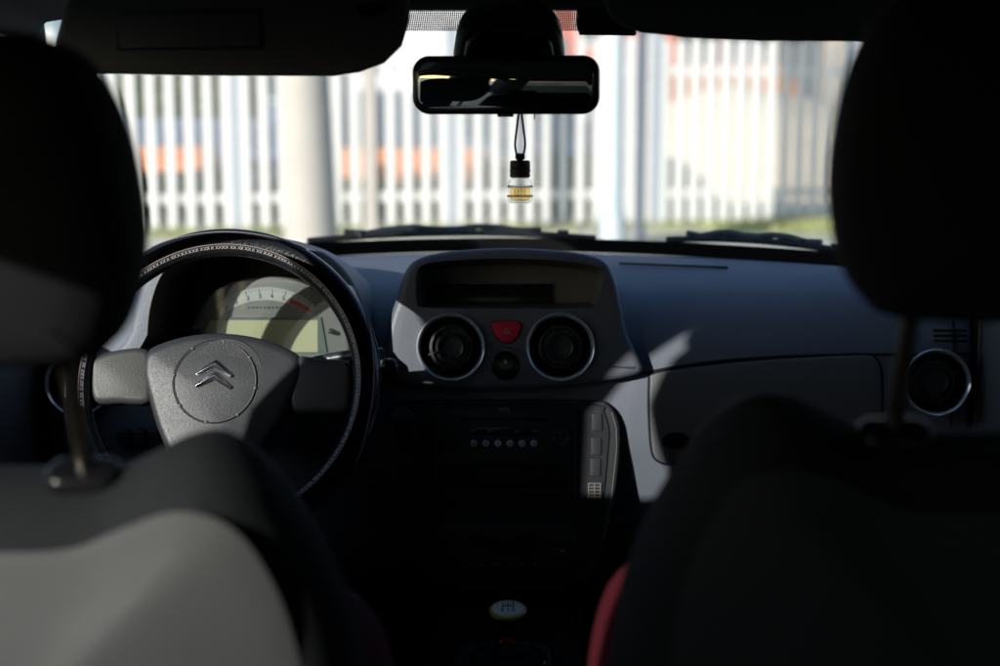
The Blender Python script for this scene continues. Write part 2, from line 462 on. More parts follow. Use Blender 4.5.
for s in (-1, 1):
    # A-pillar
    bm = bmesh.new(); loops = []
    A0 = Vector((s*0.675, yb(.665)-0.02, 0.93)); A1 = Vector((s*0.590, yt(.575)-0.005, 1.37))
    for k in range(9):
        t = k/8; c = A0.lerp(A1, t)+Vector((0, 0.02*math.sin(PI*t), 0.012*math.sin(PI*t)))
        w = 0.034-0.008*t
        loops.append([c+Vector((math.cos(a)*w*s, math.sin(a)*w*1.25, 0)) for a in [2*PI*j/12 for j in range(12)]])
    rings(bm, loops); finish('front_pillar', bm, M['pillar'], car, smooth=60)
    # door skin, lower (front and rear doors)
    x = 0.655 if s > 0 else -0.655-0.075
    side_part('front_door', [(1.95, .30), (1.95, .945), (1.84, .945), (1.06, .925), (1.06, .30)], x, 0.075, M['dash_low'], bevel=0.012)
    side_part('rear_door', [(1.052, .30), (1.052, .925), (0.05, .935), (-.12, .80), (-.12, .30)], x, 0.075, M['dash_low'], bevel=0.012)
    xw = 0.665 if s > 0 else -0.665-0.05
    side_part('centre_pillar', [(1.12, .92), (1.115, 1.06), (1.075, 1.14), (1.085, 1.21), (1.14, 1.26), (1.28, 1.31), (1.42, 1.33), (1.42, 1.40), (.62, 1.40), (.62, 1.388), (.765, 1.375), (.80, 1.335), (.865, 1.25), (.92, 1.165), (.92, 1.05), (.84, 1.085), (.77, 1.11), (.70, 1.0), (.66, .92)], -0.74 if s < 0 else 0.66, 0.08, M['pillar'])  # flares and raised sill shaped to cut the sun patches on the dashboard
    side_part('rear_pillar', [(.14, .93), (.06, 1.38), (-.62, 1.34), (-.80, .92), (-.15, .80)], xw, 0.05, M['pillar'])  # front edge set to keep sun off the passenger seat back
    # unseen rear door frame, lower edge shaped to trim the sun patches
    side_part('sun_trim_frame', [(.79, 1.368), (.76, 1.357), (.762, 1.30), (.768, 1.19), (.69, 1.19), (.60, 1.25), (.50, 1.28), (.40, 1.295), (.10, 1.30), (.10, 1.39), (.79, 1.39)], .655 if s > 0 else -.675, 0.02, M['pillar'])
    # roof rail
    bm = bmesh.new(); add_tube(bm, [(s*.60, 1.74, 1.352), (s*.615, 1.5, 1.375), (s*.625, 1.0, 1.39), (s*.63, .3, 1.392), (s*.65, -.3, 1.382), (s*.66, -1.0, 1.34)], 0.05, 12)
    finish('roof_rail', bm, M['headliner'], car)
    # glass
    bm = bmesh.new()
    xg = s*0.70
    for poly in ([(1.88, .94), (1.80, 1.02), (1.46, 1.30), (1.045, 1.38), (1.045, .92)], [(0.89, .92), (0.89, 1.38), (.06, 1.36), (.14, .93)]):
        bm.faces.new([bm.verts.new((xg-s*0.10*max(0, (p[1]-.93))/.45, p[0], p[1])) for p in poly])
    finish('side_window', bm, M['sideglass'] if s < 0 else M['dimglass'], car, smooth=0)
    # quarter piece of the front door ahead of the glass
# floor, firewall, tailgate, bonnet
box('floor', (0, 0.70, 0.27), (1.42, 3.5, 0.05), M['carpet'], car)
box('bulkhead', (0, 2.40, 0.60), (1.36, 0.04, 0.62), M['carpet'], car)
bm = bmesh.new()
for (yy, zz, dy, dz) in ((-.98, .62, .06, .62),): add_box(bm, (0, yy, zz), (1.3, dy, dz))
for s in (-1, 1): add_box(bm, (s*.57, -.98, 1.12), (.30, .06, .42))
add_box(bm, (0, -.98, 1.32), (1.1, .06, .08))
finish('tailgate', bm, M['black'], car, bevel=0.006)
bm = bmesh.new(); bm.faces.new([bm.verts.new(p) for p in ((-.5, -.98, .92), (.5, -.98, .92), (.5, -.98, 1.29), (-.5, -.98, 1.29))])
finish('rear_window', bm, M['dimglass'], car, smooth=0)
for s in (-1, 1): box('kick_panel', (s*.685, 2.13, .64), (.07, .46, .66), M['black'], car)
# black frit along the foot of the windscreen
bm = bmesh.new(); g = []
for j in range(4):
    row = []
    for i in range(61):
        u = -1+2*i/60; xb, xt = u*0.66, u*0.57; v = 0.066*j/3
        p = Vector((xb, yb(xb), 0.975)).lerp(Vector((xt, yt(xt), 1.352)), v); p.y += 0.02*math.sin(PI*v)-.003; p.z += 0.012*math.sin(PI*v)-.002
        row.append(bm.verts.new(p))
    g.append(row)
for j in range(3):
    for i in range(60): bm.faces.new((g[j][i], g[j][i+1], g[j+1][i+1], g[j+1][i]))
finish('lower_frit', bm, M['rubber'], car)
bm = bmesh.new(); loops = []
for k in range(9):
    t = k/8; Y0 = 2.50+0.95*t; z = 0.925-0.06*t-0.16*t*t
    loops.append([Vector((u*(0.72-0.05*t), Y0-(0.75*(1-t)+0.15*t)*(u*.7)**2*1.3, z-0.05*abs(u)**3)) for u in [-1+2*i/20 for i in range(21)]])
rings(bm, loops, False, False, closed=False); finish('bonnet', bm, M['carpaint'], car)
# plastic cowl between bonnet and glass
bm = bmesh.new(); loops = []
for (dy, z) in ((0.0, .955), (0.0, .968), (.05, .962), (.10, .93)):
    loops.append([Vector((x, yb(x)+dy+0.004, z)) for x in [-.66+1.32*i/30 for i in range(31)]])
rings(bm, loops, False, False, closed=False); finish('cowl', bm, M['black'], car)

# --------------------------------------------------------------- wipers
def wiper(x0, x1, zoff, label):
    w = empty('windscreen_wiper', (x0, yb(x0)-0.05, 0.99))
    tag(w, label, 'wiper')
    inv = Matrix.Translation(-w.location)
    def on(x, v, off=0.012):
        xb, xt = x, x*.575/.665
        p = Vector((xb, yb(xb), .975)).lerp(Vector((xt, yt(xt), 1.352)), v)
        p.y += 0.02*math.sin(PI*v)+off*.4; p.z += 0.012*math.sin(PI*v)+off
        return p
    n = 26
    bl = [on(x0+(x1-x0)*i/n, 0.030+0.022*math.sin(PI*min(1, i/n*0.9+.1))+zoff) for i in range(n+1)]
    bm = bmesh.new(); add_tube(bm, bl, 0.0055, 8, mtx=inv)
    finish('blade', bm, M['rubber'], w)
    bm = bmesh.new()
    ar = [b+Vector((0, 0.004, 0.008+0.004*math.sin(i*.9))) for i, b in enumerate(bl)]
    add_tube(bm, ar[3:-4:2], [0.005+0.002*((i*7) % 3)/2 for i in range(len(ar[3:-4:2]))], 8, mtx=inv)
    for i in (4, 9, 14, 19, 23):
        add_box(bm, inv @ (bl[i]+Vector((0, .003, .004))), (0.02, 0.012, 0.012))
    finish('arm', bm, M['black'], w)
wiper(-0.34, 0.15, 0.0, 'long black wiper lying along the windscreen base left of the centre hood')
wiper(0.27, 0.55, 0.0, 'black wiper resting at the windscreen base behind the passenger side of the dashboard')

# --------------------------------------------------------------- dashboard
dash = empty('dashboard', (0, 1.86, 0.45))
tag(dash, 'dark blue grey moulded dashboard running across the car below the windscreen', 'dashboard')
DI = Matrix.Translation(-dash.location)
def D(m): return DI @ m
prof = [(0.98, .93), (0.97, .966), (0.80, .982), (0.50, .985), (0.25, .968), (0.12, .945), (0.045, .912), (0.012, .882), (0.0, .845), (0.0, .79), (0.015, .74), (.08, .64), (.22, .53), (.5, .46), (.98, .45)]
def dash_pt(x, t_y, z):
    Yf = 1.858+0.03*(x/.64)**2
    e = max(0, (abs(x)-.60)/.045)
    Yf += 0.02*e*e
    return Vector((x, Yf+(yb(x)-0.005-Yf)*t_y, z))
cp = catmull([(a, b, 0) for a, b in prof], 7)
bm = bmesh.new(); loops = []
NX = 120
for i in range(NX+1):
    x = -.642+1.284*i/NX
    loops.append([D(Matrix.Identity(4)) @ dash_pt(x, p.x, p.y) for p in cp])
rings(bm, loops)
body = finish('dash_body', bm, M['dash'], dash)

F_POD = frame(at(506, 347, 1.838), R(7))
F_HOOD = frame(at(255, 320, 1.80), R(4))
inst = []
# cutters through the dash body behind pod + instrument hood
def cutter_prism(poly, z0, z1, mtx):
    o = prism('cutter', poly, z0, z1, D(mtx), M['recess'], dash); return o
pod_px = [(383, 352), (388, 322), (396, 298), (402, 277), (412, 262), (432, 254), (468, 249.5), (506, 248), (548, 249.5), (585, 254), (606, 262), (616, 280), (622, 306), (628, 334), (640, 360), (642, 372), (624, 378), (596, 383), (556, 389), (506, 391), (456, 390), (420, 387), (396, 384), (385, 376)]
pod2 = catmull([(p.x, p.y, 0) for p in px2(pod_px, 1.84, F_POD)], 4, closed=True)
hood_px = [(128, 372), (130, 330), (137, 295), (152, 264), (178, 246), (215, 238), (258, 236), (298, 243), (328, 256), (350, 278), (363, 308), (369, 345), (369, 372)]
hood2 = catmull([(p.x, p.y, 0) for p in px2(hood_px, 1.80, F_HOOD)], 4, closed=True)
open_px = [(147, 372), (147, 335), (151, 302), (163, 272), (186, 255), (218, 248), (258, 246), (294, 253), (320, 266), (340, 288), (352, 316), (357, 346), (356, 372)]
open2 = catmull([(p.x, p.y, 0) for p in px2(open_px, 1.80, F_HOOD)], 4, closed=True)
disp_px = [(417, 303), (416, 280), (419, 268), (432, 262.5), (468, 259.5), (506, 258.5), (548, 260), (585, 264), (603, 270), (604, 282), (598, 302), (590, 307.5), (548, 308.5), (506, 308.5), (462, 308.5), (425, 307.5)]
disp2 = catmull([(p.x, p.y, 0) for p in px2(disp_px, 1.84, F_POD)], 4, closed=True)

def loft_solid(name, poly, fr, depth, drop, m, parent, rnd=0.012, grow=0.0):
    poly = [Vector(p[:2]) for p in ccw(poly)]
    loops = []
    zt = max(p.y for p in poly); zb_ = min(p.y for p in poly)
    seg = 5
    for k in range(seg+1):                      # rounded front lip
        a = PI/2*k/seg
        ins = rnd*(1-math.sin(a)); zz = -rnd*(1-math.cos(a))
        # a=0: inset rnd, z=0 ; a=90: inset 0 , z=-rnd
        loops.append([Vector((p.x, p.y, zz)) for p in inset2(poly, ins)])
    for k in range(1, 9):
        t = k/8
        lp = []
        for p in poly:
            f = max(0, (p.y-zb_)/(zt-zb_))
            lp.append(Vector((p.x*(1+grow*t), p.y-drop*f*t*t, -rnd-(depth-rnd)*t)))
        loops.append(lp)
    loops = [[fr @ v for v in lp] for lp in loops]
    bm = bmesh.new(); rings(bm, loops)
    return finish(name, bm, m, parent)

pod = loft_solid('centre_pod', pod2, D(F_POD), 0.34, 0.05, M['pod'], dash, 0.011)
hood = loft_solid('instrument_hood', hood2, D(F_HOOD), 0.34, 0.06, M['dash'], dash, 0.010)
# openings
VENTS = [(451, 347, F_POD, 0), (560.5, 347, F_POD, 0)]
def vent_frame(px, py, Y, yaw=0): return frame(at(px, py, Y), R(7)) @ Matrix.Rotation(yaw, 4, 'Y')
VF = [vent_frame(451, 347, 1.838), vent_frame(560.5, 347, 1.838), vent_frame(79, 383, 1.875), vent_frame(936, 382, 1.875)]
def cyl_cutter(fr, r, d):
    bm = bmesh.new(); add_lathe(bm, [(r, 0.03), (r, -d)], D(fr), 48, True, True)
    return finish('cutter', bm, M['recess'], dash)
boolean(pod, [cutter_prism(disp2, -0.11, 0.03, F_POD), cyl_cutter(VF[0], 0.0405, 0.05), cyl_cutter(VF[1], 0.0405, 0.05)])
boolean(hood, [cutter_prism(open2, -0.20, 0.03, F_HOOD)])
disp_in = inset2([Vector(p[:2]) for p in ccw(disp2)], -0.002)
boolean(body, [cutter_prism(disp_in, -0.13, 0.05, F_POD), cutter_prism(inset2([Vector(p[:2]) for p in ccw(open2)], -0.002), -0.23, 0.05, F_HOOD),
               cyl_cutter(VF[0], 0.0415, 0.06), cyl_cutter(VF[1], 0.0415, 0.06), cyl_cutter(VF[2], 0.0405, 0.05), cyl_cutter(VF[3], 0.0405, 0.05)])

def liner(name, poly, fr, z0, z1, m, parent, shrink=0.0008, taper=0.0, back=True):
    poly = inset2([Vector(p[:2]) for p in ccw(poly)], shrink)
    p2 = inset2(poly, taper)
    bm = bmesh.new()
    lo = [[fr @ Vector((p.x, p.y, z1)) for p in poly], [fr @ Vector((p.x, p.y, z0)) for p in p2]]
    rings(bm, lo, False, back)
    return finish(name, bm, m, parent, smooth=40)
liner('display_recess', disp2, D(F_POD), -0.095, -0.006, M['recess'], dash, taper=0.006)
# screen set in the back of the recess
fb = F_POD @ Matrix.Translation((0, 0, -0.094))
scr = px2([(426, 310), (426, 284), (551, 284), (551, 310)], 1.93, fb)
prism('display_surround', inset2(ccw(scr), -0.0016), 0, 0.004, D(fb), M['cluster'], dash, round_=0.0015)
prism('display_screen', scr, 0.001, 0.0055, D(fb), M['screen'], dash, round_=0.001)
# lip line under the brow
def lip(name, poly, fr, off, r, m, i0=0, i1=None, z=0.0, parent=dash):
    pts = inset2([Vector(p[:2]) for p in poly], off)
    pts = pts[i0:i1]
    return tube(name, [D(fr) @ Vector((p.x, p.y, z)) for p in pts], r, m, parent, n=6)

# instrument cluster
LIN = liner('hood_lining', open2, D(F_HOOD), -0.17, -0.006, M['stack'], dash, taper=0.014)
tube('hood_trim', [D(F_HOOD) @ Vector((p[0]*1.0, p[1], 0.000)) for p in [Vector(q[:2]) for q in open2][4:46]], 0.0016, M['ringline'], dash, n=8)
FC = F_HOOD @ Matrix.Translation((0, 0, -0.10))
def CP(pts): return px2(pts, 1.90, FC)
house_px = [(190, 372), (192, 335), (200, 308), (214, 291), (234, 281), (262, 277), (290, 279), (315, 289), (334, 306), (348, 332), (352, 372)]
clus = prism('instrument_cluster', catmull([(p.x, p.y, 0) for p in CP(house_px)], 4), -0.06, 0.0, D(FC), M['cluster'], dash, round_=0.006)
CF = D(FC)
inset_px = [(199, 372), (201, 336), (209, 312), (222, 297), (240, 288), (262, 285), (286, 287), (308, 296), (325, 310), (337, 334), (341, 372)]
# crescent dial
def arcpts(cx, cy, r, a0, a1, n): return [(cx+r*math.cos(R(a0+(a1-a0)*i/n)), cy-r*math.sin(R(a0+(a1-a0)*i/n))) for i in range(n+1)]
outer = arcpts(266, 362, 75, 131, 49, 20); inner = arcpts(266, 372, 72, 51, 129, 20)
prism('rev_counter_face', [Vector(p) for p in CP(outer+inner)], 0.0003, 0.0016, CF, M['dialwhite'], clus)
redp = arcpts(266, 371, 76.5, 71, 52.5, 8)+arcpts(266, 372, 72.6, 52.5, 71, 8)
prism('red_zone', CP(redp), 0.0016, 0.0022, CF, M['dialred'], clus)
bm = bmesh.new()
for i in range(29):
    a = 127-74*i/28
    L = 5 if i % 4 == 0 else 2.6
    p, q = CP([(266+75*math.cos(R(a)), 363-75*math.sin(R(a))), (266+(75-L)*math.cos(R(a)), 363-(75-L)*math.sin(R(a)))])
    add_tube(bm, [(p.x, p.y, .0018), (q.x, q.y, .0018)], 0.0004 if i % 4 == 0 else .00025, 4, mtx=CF)
finish('tick_marks', bm, M['clusterdark'], clus, smooth=0)
for i in range(8):
    a = 125-70*i/7
    p, = CP([(266+68.5*math.cos(R(a)), 364.5-68.5*math.sin(R(a)))])
    text('dial_number', str(i), 0.0085, CF @ Matrix.Translation((p.x, p.y, .002)), M['clusterdark'] if i < 6 else M['dialred'], clus)
p, = CP([(265, 307.5)])
prism('warning_strip', CP([(221, 314.5), (236, 305), (262, 300), (290, 303), (309, 314.5)]), 0.0003, 0.001, CF, M['cluster'], clus)
bm = bmesh.new()
for i in range(9):
    q, = CP([(249+i*4.0, 307.5)])
    add_box(bm, CF @ Vector((q.x, q.y, 0.0015)), (0.0032 if i % 3 else 0.002, 0.0006, 0.0022))
finish('warning_symbols', bm, M['clusterdark'], clus, smooth=0)
prism('lcd_frame', CP([(192, 352), (206, 317), (321, 317), (327, 352)]), 0.0003, 0.0028, CF, M['lcd_green'], clus)
prism('lcd_display', CP([(196, 352), (211, 320), (318, 320), (318, 352)]), 0.0028, 0.0034, CF, M['lcd'], clus)
for k, pxy in enumerate(((197, 332), (331, 331))):
    q, = CP([pxy])
    fr = CF @ Matrix.Translation((q.x, q.y, 0))
    lathe('reset_knob', [(0.004, 0.0), (.0036, .006), (.0028, .013), (0.001, .014)], fr, M['black'], clus, n=16, cap1=True)
prism('cluster_lens', inset2(ccw([(p.x, p.y) for p in catmull([(p.x, p.y, 0) for p in CP(house_px)], 4)]), 0.003), 0.016, 0.017, CF, M['clearlens'], clus)

# air vents
vnames = []
def make_vent(fr, big=True):
    v = lathe('air_vent', [(0.0400, 0.003), (0.0385, -0.004), (0.035, -0.018), (0.026, -0.026), (0.0, -0.028)][:-1]+[(0.001, -0.028)], D(fr), M['gloss_black'], dash, cap1=True)
    lathe('chrome_ring', [(0.0408, -0.002), (0.0452, 0.0010), (0.0462, 0.0040), (0.0458, 0.0066), (0.0447, 0.0078), (0.0436, 0.0072), (0.0414, 0.0035), (0.0396, -0.0005), (0.0384, -0.006), (0.0365, -0.012)], D(fr), M['chrome'], v, n=64)
    lathe('nozzle', [(0.031, -0.024), (0.031, -0.012), (0.029, -0.007), (0.026, -0.0065), (0.0235, -0.012), (0.0185, -0.012), (0.0180, -0.003), (0.0165, 0.0), (0.0145, -0.001), (0.0135, -0.005), (0.001, -0.0065)], D(fr), M['black'], v, cap1=True)
    for a in (0, 90, 180, 270):
        box('vane', (0.0255, 0, -0.011), (0.017, 0.0022, 0.008), M['black'], v, bevel=0.0006, mtx=D(fr) @ Matrix.Rotation(R(a+20), 4, 'Z'))
    return v
for fr in VF: make_vent(fr)

# hazard switch
hz_px = [(492, 326), (494, 322.5), (500, 321), (513, 321), (519.5, 322.5), (521, 327), (517, 337), (511, 342.5), (503, 342.5), (497, 337)]
hz2 = catmull([(p.x, p.y, 0) for p in px2(hz_px, 1.84, F_POD)], 4, closed=True)
prism('hazard_surround', inset2(ccw([(p.x, p.y) for p in hz2]), -0.0012), -0.004, 0.0006, D(F_POD), M['seam'], dash)
hzb = prism('hazard_switch', hz2, -0.004, 0.0035, D(F_POD), M['hazard'], dash, round_=0.002, dome=0.001)
c, = px2([(507, 331)], 1.84, F_POD)
tri = [Vector((c.x+0.0052*math.cos(R(a)), c.y-0.0008+0.0052*math.sin(R(a)), 0.0047)) for a in (90, 210, 330)]
bm = bmesh.new(); add_tube(bm, tri, 0.0005, 6, closed=True, mtx=D(F_POD))
tri2 = [Vector((c.x+0.0026*math.cos(R(a)), c.y-0.0008+0.0026*math.sin(R(a)), 0.0047)) for a in (90, 210, 330)]
add_tube(bm, tri2, 0.0004, 6, closed=True, mtx=D(F_POD))
finish('triangle_symbol', bm, M['markwhite'], hzb, smooth=0)
# round lock switch
c, = px2([(505.5, 365.5)], 1.84, F_POD); fr = D(F_POD) @ Matrix.Translation((c.x, c.y, 0))
lk = lathe('lock_switch', [(0.0195, -0.003), (0.0193, 0.0012), (0.0175, 0.0018), (0.0165, 0.0002), (0.0155, 0.0), (0.0150, 0.0015), (0.008, 0.0022), (0.001, 0.0022)], fr, M['gloss_black'], dash, cap1=True)
bm = bmesh.new(); add_box(bm, (0, 0.0045, 0.0026), (0.0038, 0.0034, 0.0006), fr)
add_tube(bm, [(-0.0012, .006, .0026), (-.0012, .0085, .0026), (0.0012, .0085, .0026), (.0012, .006, .0026)], 0.0003, 6, mtx=fr)
finish('padlock_symbol', bm, M['markwhite'], lk, smooth=0)

# seam between upper and lower dash, passenger side and driver side
def on_dash(x, z, out=0.0):
    best = min(cp, key=lambda p: abs(p.y-z)+(10 if p.x > .5 else 0))
    idx = cp.index(best)
    # interpolate t_y at z
    lo = [p for p in cp if p.x < .5]
    for a, b in zip(lo, lo[1:]):
        if (a.y-z)*(b.y-z) <= 0 and a.y != b.y:
            t = (z-a.y)/(b.y-a.y); ty = a.x+(b.x-a.x)*t; break
    else: ty = best.x
    p = dash_pt(x, ty, z); p.y -= out
    return p
pts = [DI @ on_dash(x, z, 0.0005) for x, z in [(0.185, .862), (.215, .868), (.26, .875), (.32, .881), (.40, .885), (.50, .886), (.60, .885), (.64, .883)]]
tube('seam_line', catmull(pts, 5), 0.0016, M['seam'], dash, n=6)
pts = [DI @ on_dash(x, z, 0.0005) for x, z in [(-.64, .84), (-.52, .84), (-.30, .838)]]
# glovebox lid
gl_px = [(655, 373.5), (700, 367), (760, 361.5), (820, 358.5), (868, 357.5), (878, 361), (883, 372), (884, 400), (882, 440), (874, 458), (860, 463), (800, 464), (740, 465), (675, 465), (660, 462), (653, 452), (650, 420), (650, 382)]
def dash_patch(name, pts_px, out, m, parent, r=0.0):
    pass
gp = []
for px, py in gl_px:
    p = at(px, py, 1.862); gp.append((p.x, p.z))
gp = [(v.x, v.y) for v in catmull([(a, b, 0) for a, b in gp], 4, closed=True)]
def lid_loops(off, out):
    return [DI @ on_dash(p.x, p.y, out) for p in inset2(ccw(gp), off)]
bm = bmesh.new()
lps = [lid_loops(0.0, -0.003), lid_loops(0.0, 0.002), lid_loops(0.0012, 0.0036), lid_loops(0.003, 0.0042)]
cx = sum(p[0] for p in gp)/len(gp); cz = sum(p[1] for p in gp)/len(gp)
base = inset2(ccw(gp), 0.003)
for s in (0.9, 0.75, 0.55, 0.35, 0.15):
    lps.append([DI @ on_dash(cx+(p.x-cx)*s, cz+(p.y-cz)*s, 0.0042) for p in base])
rings(bm, lps, False, True)
gbx = finish('glovebox_lid', bm, M['dash_low'], dash)
tube('lid_gap', lid_loops(-0.0016, 0.0006), 0.0017, M['seam'], gbx, n=6, closed=True)
fr = D(frame(at(676, 441, 1.853), 0))
lathe('lid_latch', [(0.019, -0.002), (0.018, 0.002), (0.014, 0.0015), (0.012, -0.001), (0.001, -0.001)], fr @ Matrix.Diagonal((1, .62, 1, 1)), M['gloss_black'], gbx, cap1=True)
# small demister slots above the outer vents
for sx, (px, py) in (((1), (952, 336.5)), ((-1), (60, 340))):
    bm = bmesh.new()
    for k in range(3):
        p = at(px, py-5+5*k, 1.885); p = on_dash(p.x, p.z, 0.001)
        add_box(bm, DI @ p, (0.046, 0.004, 0.0036))
    finish('demister_slot', bm, M['seam'], dash, bevel=0.001)
# dash end seams
for s in (-1, 1):
    tube('end_seam', [DI @ on_dash(s*.615, z, 0.0004) for z in (.93, .90, .87, .84, .80, .76)], 0.002, M['seam'], dash, n=6)
# long moulded shadow line in the passenger-side top
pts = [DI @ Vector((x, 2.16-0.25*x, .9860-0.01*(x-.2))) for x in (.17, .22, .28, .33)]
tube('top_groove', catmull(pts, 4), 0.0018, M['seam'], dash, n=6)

# driver side lower switches
fsw = frame(at(132, 438, 1.865), R(-3))
for k in range(3):
    prism('switch_blank', rrect(0.017, 0.022, 0.003), -0.01, 0.004, D(fsw) @ Matrix.Translation((-0.012+0.022*k, 0, 0)), M['black'], dash, round_=0.0015)
box('lower_trim_line', (-0.44, 1.853, 0.835), (0.26, 0.006, 0.003), M['seam'], dash, bevel=0.001, mtx=DI)

# --- centre stack
F_ST = frame(at(506, 470, 1.842), R(3))
def ST(pts): return px2(pts, 1.842, F_ST)
st_px = [(388, 404), (420, 401), (506, 400), (590, 401), (607, 404), (618, 420), (620, 448), (615, 495), (606, 540), (596, 570), (578, 586), (540, 592), (506, 593), (470, 592), (436, 586), (416, 570), (404, 540), (393, 500), (386, 448), (386, 418)]
st2 = catmull([(p.x, p.y, 0) for p in ST(st_px)], 4, closed=True)
fs = D(F_ST)
stk = prism('centre_stack', st2, -0.10, 0.0, fs, M['stack_rim'], dash, round_=0.004)
st_in = catmull([(p.x, p.y, 0) for p in ST([(404, 406), (506, 404), (596, 405), (604, 412), (609, 430), (608, 450), (603, 500), (594, 545), (586, 565), (570, 578), (506, 583), (440, 579), (424, 566), (414, 545), (404, 500), (399, 450), (399, 420)])], 4, closed=True)
prism('stack_gap', inset2(ccw([(p.x, p.y) for p in st_in]), -0.0012), -0.001, 0.0004, fs, M['seam'], stk)
prism('stack_fascia', st_in, -0.001, 0.0022, fs, M['stack'], stk, round_=0.001)
pale = [p for p in inset2(ccw([(p.x, p.y) for p in st2]), 0.0032)]
tube('trim_strip', [fs @ Vector((p.x, p.y, 0.0)) for p in ST([(612, 412), (616.5, 428), (617, 448), (612, 495), (603, 540)])], 0.0009, M['ringline'], stk, n=6)
tube('trim_strip', [fs @ Vector((p.x, p.y, 0.0)) for p in ST([(392, 412), (389.5, 428), (390, 448), (396, 500), (407, 540)])], 0.0009, M['ringline'], stk, n=6)
# side button columns
for sgn, x in ((1, 597), (-1, 409)):
    for k, y in enumerate((422, 446, 467)):
        q = ST([(x-k*0.8*sgn, y)])[0]
        prism('stack_button', rrect(0.014, 0.024, 0.002), 0.001, 0.0042, fs @ Matrix.Translation((q.x, q.y, 0)), M['stack'], stk, round_=0.0012)
    bm = bmesh.new()
    for k in range(6):
        q = ST([(x-2.5*sgn, 483+3.3*k)])[0]
        add_box(bm, (q.x, q.y, 0.0030), (0.017, 0.0019, 0.003), fs)
    for k in (-1, 0, 1):
        q = ST([(x-2.5*sgn+k*6, 491)])[0]
        add_box(bm, (q.x, q.y, 0.0036), (0.0016, 0.024, 0.0022), fs)
    finish('side_grille', bm, M['ringline'] if sgn > 0 else M['stack'], stk, bevel=0.0003)

radio = prism('car_radio', rrect(0.198, 0.134, 0.005), 0.0, 0.010, fs @ Matrix.Translation((*ST([(503, 454)])[0], 0)), M['black'], stk, round_=0.003)
# nested: radio faces sit on the stack
def RB(name, px, py, w, h, m, z0=0.009, z1=0.012, r=0.001, par=stk, rr=0.001):
    q = ST([(px, py)])[0]
    return prism(name, rrect(w, h, r), z0, z1, fs @ Matrix.Translation((q.x, q.y, 0)), m, par, round_=rr)
RB('disc_slot', 506, 418, 0.125, 0.004, M['seam'], .0095, .0106, .0015, rr=0.0003)
RB('radio_display', 504, 430, 0.088, 0.012, M['screen'], .0095, .0112, .001, rr=0.0003)
text('disc_logo', 'MP3', 0.0085, fs @ Matrix.Translation((*ST([(504, 409)])[0], 0.0103)), M['markgrey'], stk)
for k, px in enumerate((474, 486, 498, 510, 522, 534)):
    q = ST([(px, 442)])[0]; fr = fs @ Matrix.Translation((q.x, q.y, 0.0095))
    b = lathe('preset_button', [(0.0048, 0), (.0047, .002), (.0038, .0034), (.002, .0039), (0.0004, .004)], fr, M['button'], stk, n=20, cap1=True)
    text('preset_number', str(k+1), 0.0052, fr @ Matrix.Translation((0, 0, 0.0041)), M['stack'], b, depth=0.0002)
for px, py, rr in ((560, 437, 0.0125), (448, 436, 0.0115)):
    q = ST([(px, py)])[0]; fr = fs @ Matrix.Translation((q.x, q.y, 0.0095))
    b = lathe('radio_dial', [(rr, 0), (rr, .004), (rr-.0012, .0052), (rr-.004, .0048), (rr*.45, .004), (rr*.42, .0065), (0.0004, .0068)], fr, M['black'], stk, n=28, cap1=True)
    bm = bmesh.new()
    for a in (0, 90, 180, 270): add_box(bm, (rr*.68, 0, .0052), (.0022, .0022, .0004), fr @ Matrix.Rotation(R(a), 4, 'Z'))
    finish('dial_mark', bm, M['markgrey'], b, smooth=0)
for px in (473, 490, 517, 534):
    RB('label_mark', px, 429.5, 0.0075, 0.0016, M['markgrey'], .0112, .0116, .0004, rr=0)
for px, py in ((458, 430), (458, 441), (545, 430), (545, 441)): RB('small_button', px, py, 0.006, 0.006, M['stack'], .0095, .0118)
# open storage pocket below the radio
q = ST([(503, 478)])[0]
bm = bmesh.new()
pw, ph = 0.184, 0.052
for (cx_, cy_, w, h) in ((0, ph/2-.002, pw, .004), (0, -ph/2+.002, pw, .004), (-pw/2+.002, 0, .004, ph-.008), (pw/2-.002, 0, .004, ph-.008)):
    add_box(bm, (q.x+cx_, q.y+cy_, 0.0115), (w, h, 0.004), fs)
finish('pocket_rim', bm, M['stack'], stk, bevel=0.0008)
RB('pocket_back', 503, 478, pw-.008, ph-.008, M['seam'], .0092, .0102, .001, rr=0)
RB('pocket_shelf', 503, 490, pw-.02, .004, M['stack'], .0102, .013, .001)
# climate panel
RB('climate_panel', 503, 547, 0.200, 0.072, M['black'], 0.001, 0.008, 0.022, rr=0.004)
RB('climate_display', 503, 540, 0.088, 0.020, M['screen'], .0075, .009, .003, rr=0.0006)
for px in (444, 562):
    for k in range(2): RB('climate_button', px, 536+15*k, 0.026, 0.014, M['stack'], .0075, .011, .004)
for k in range(6):
    RB('climate_button', 470+k*13, 563, 0.013, 0.008, M['stack'], .0075, .010, .002)
    RB('climate_mark', 470+k*13, 563, 0.005, 0.0012, M['markgrey'], .0099, .0104, .0004, rr=0)
RB('climate_mark', 562, 549, 0.007, 0.003, M['markgrey'], .0109, .0113, .0004, rr=0)

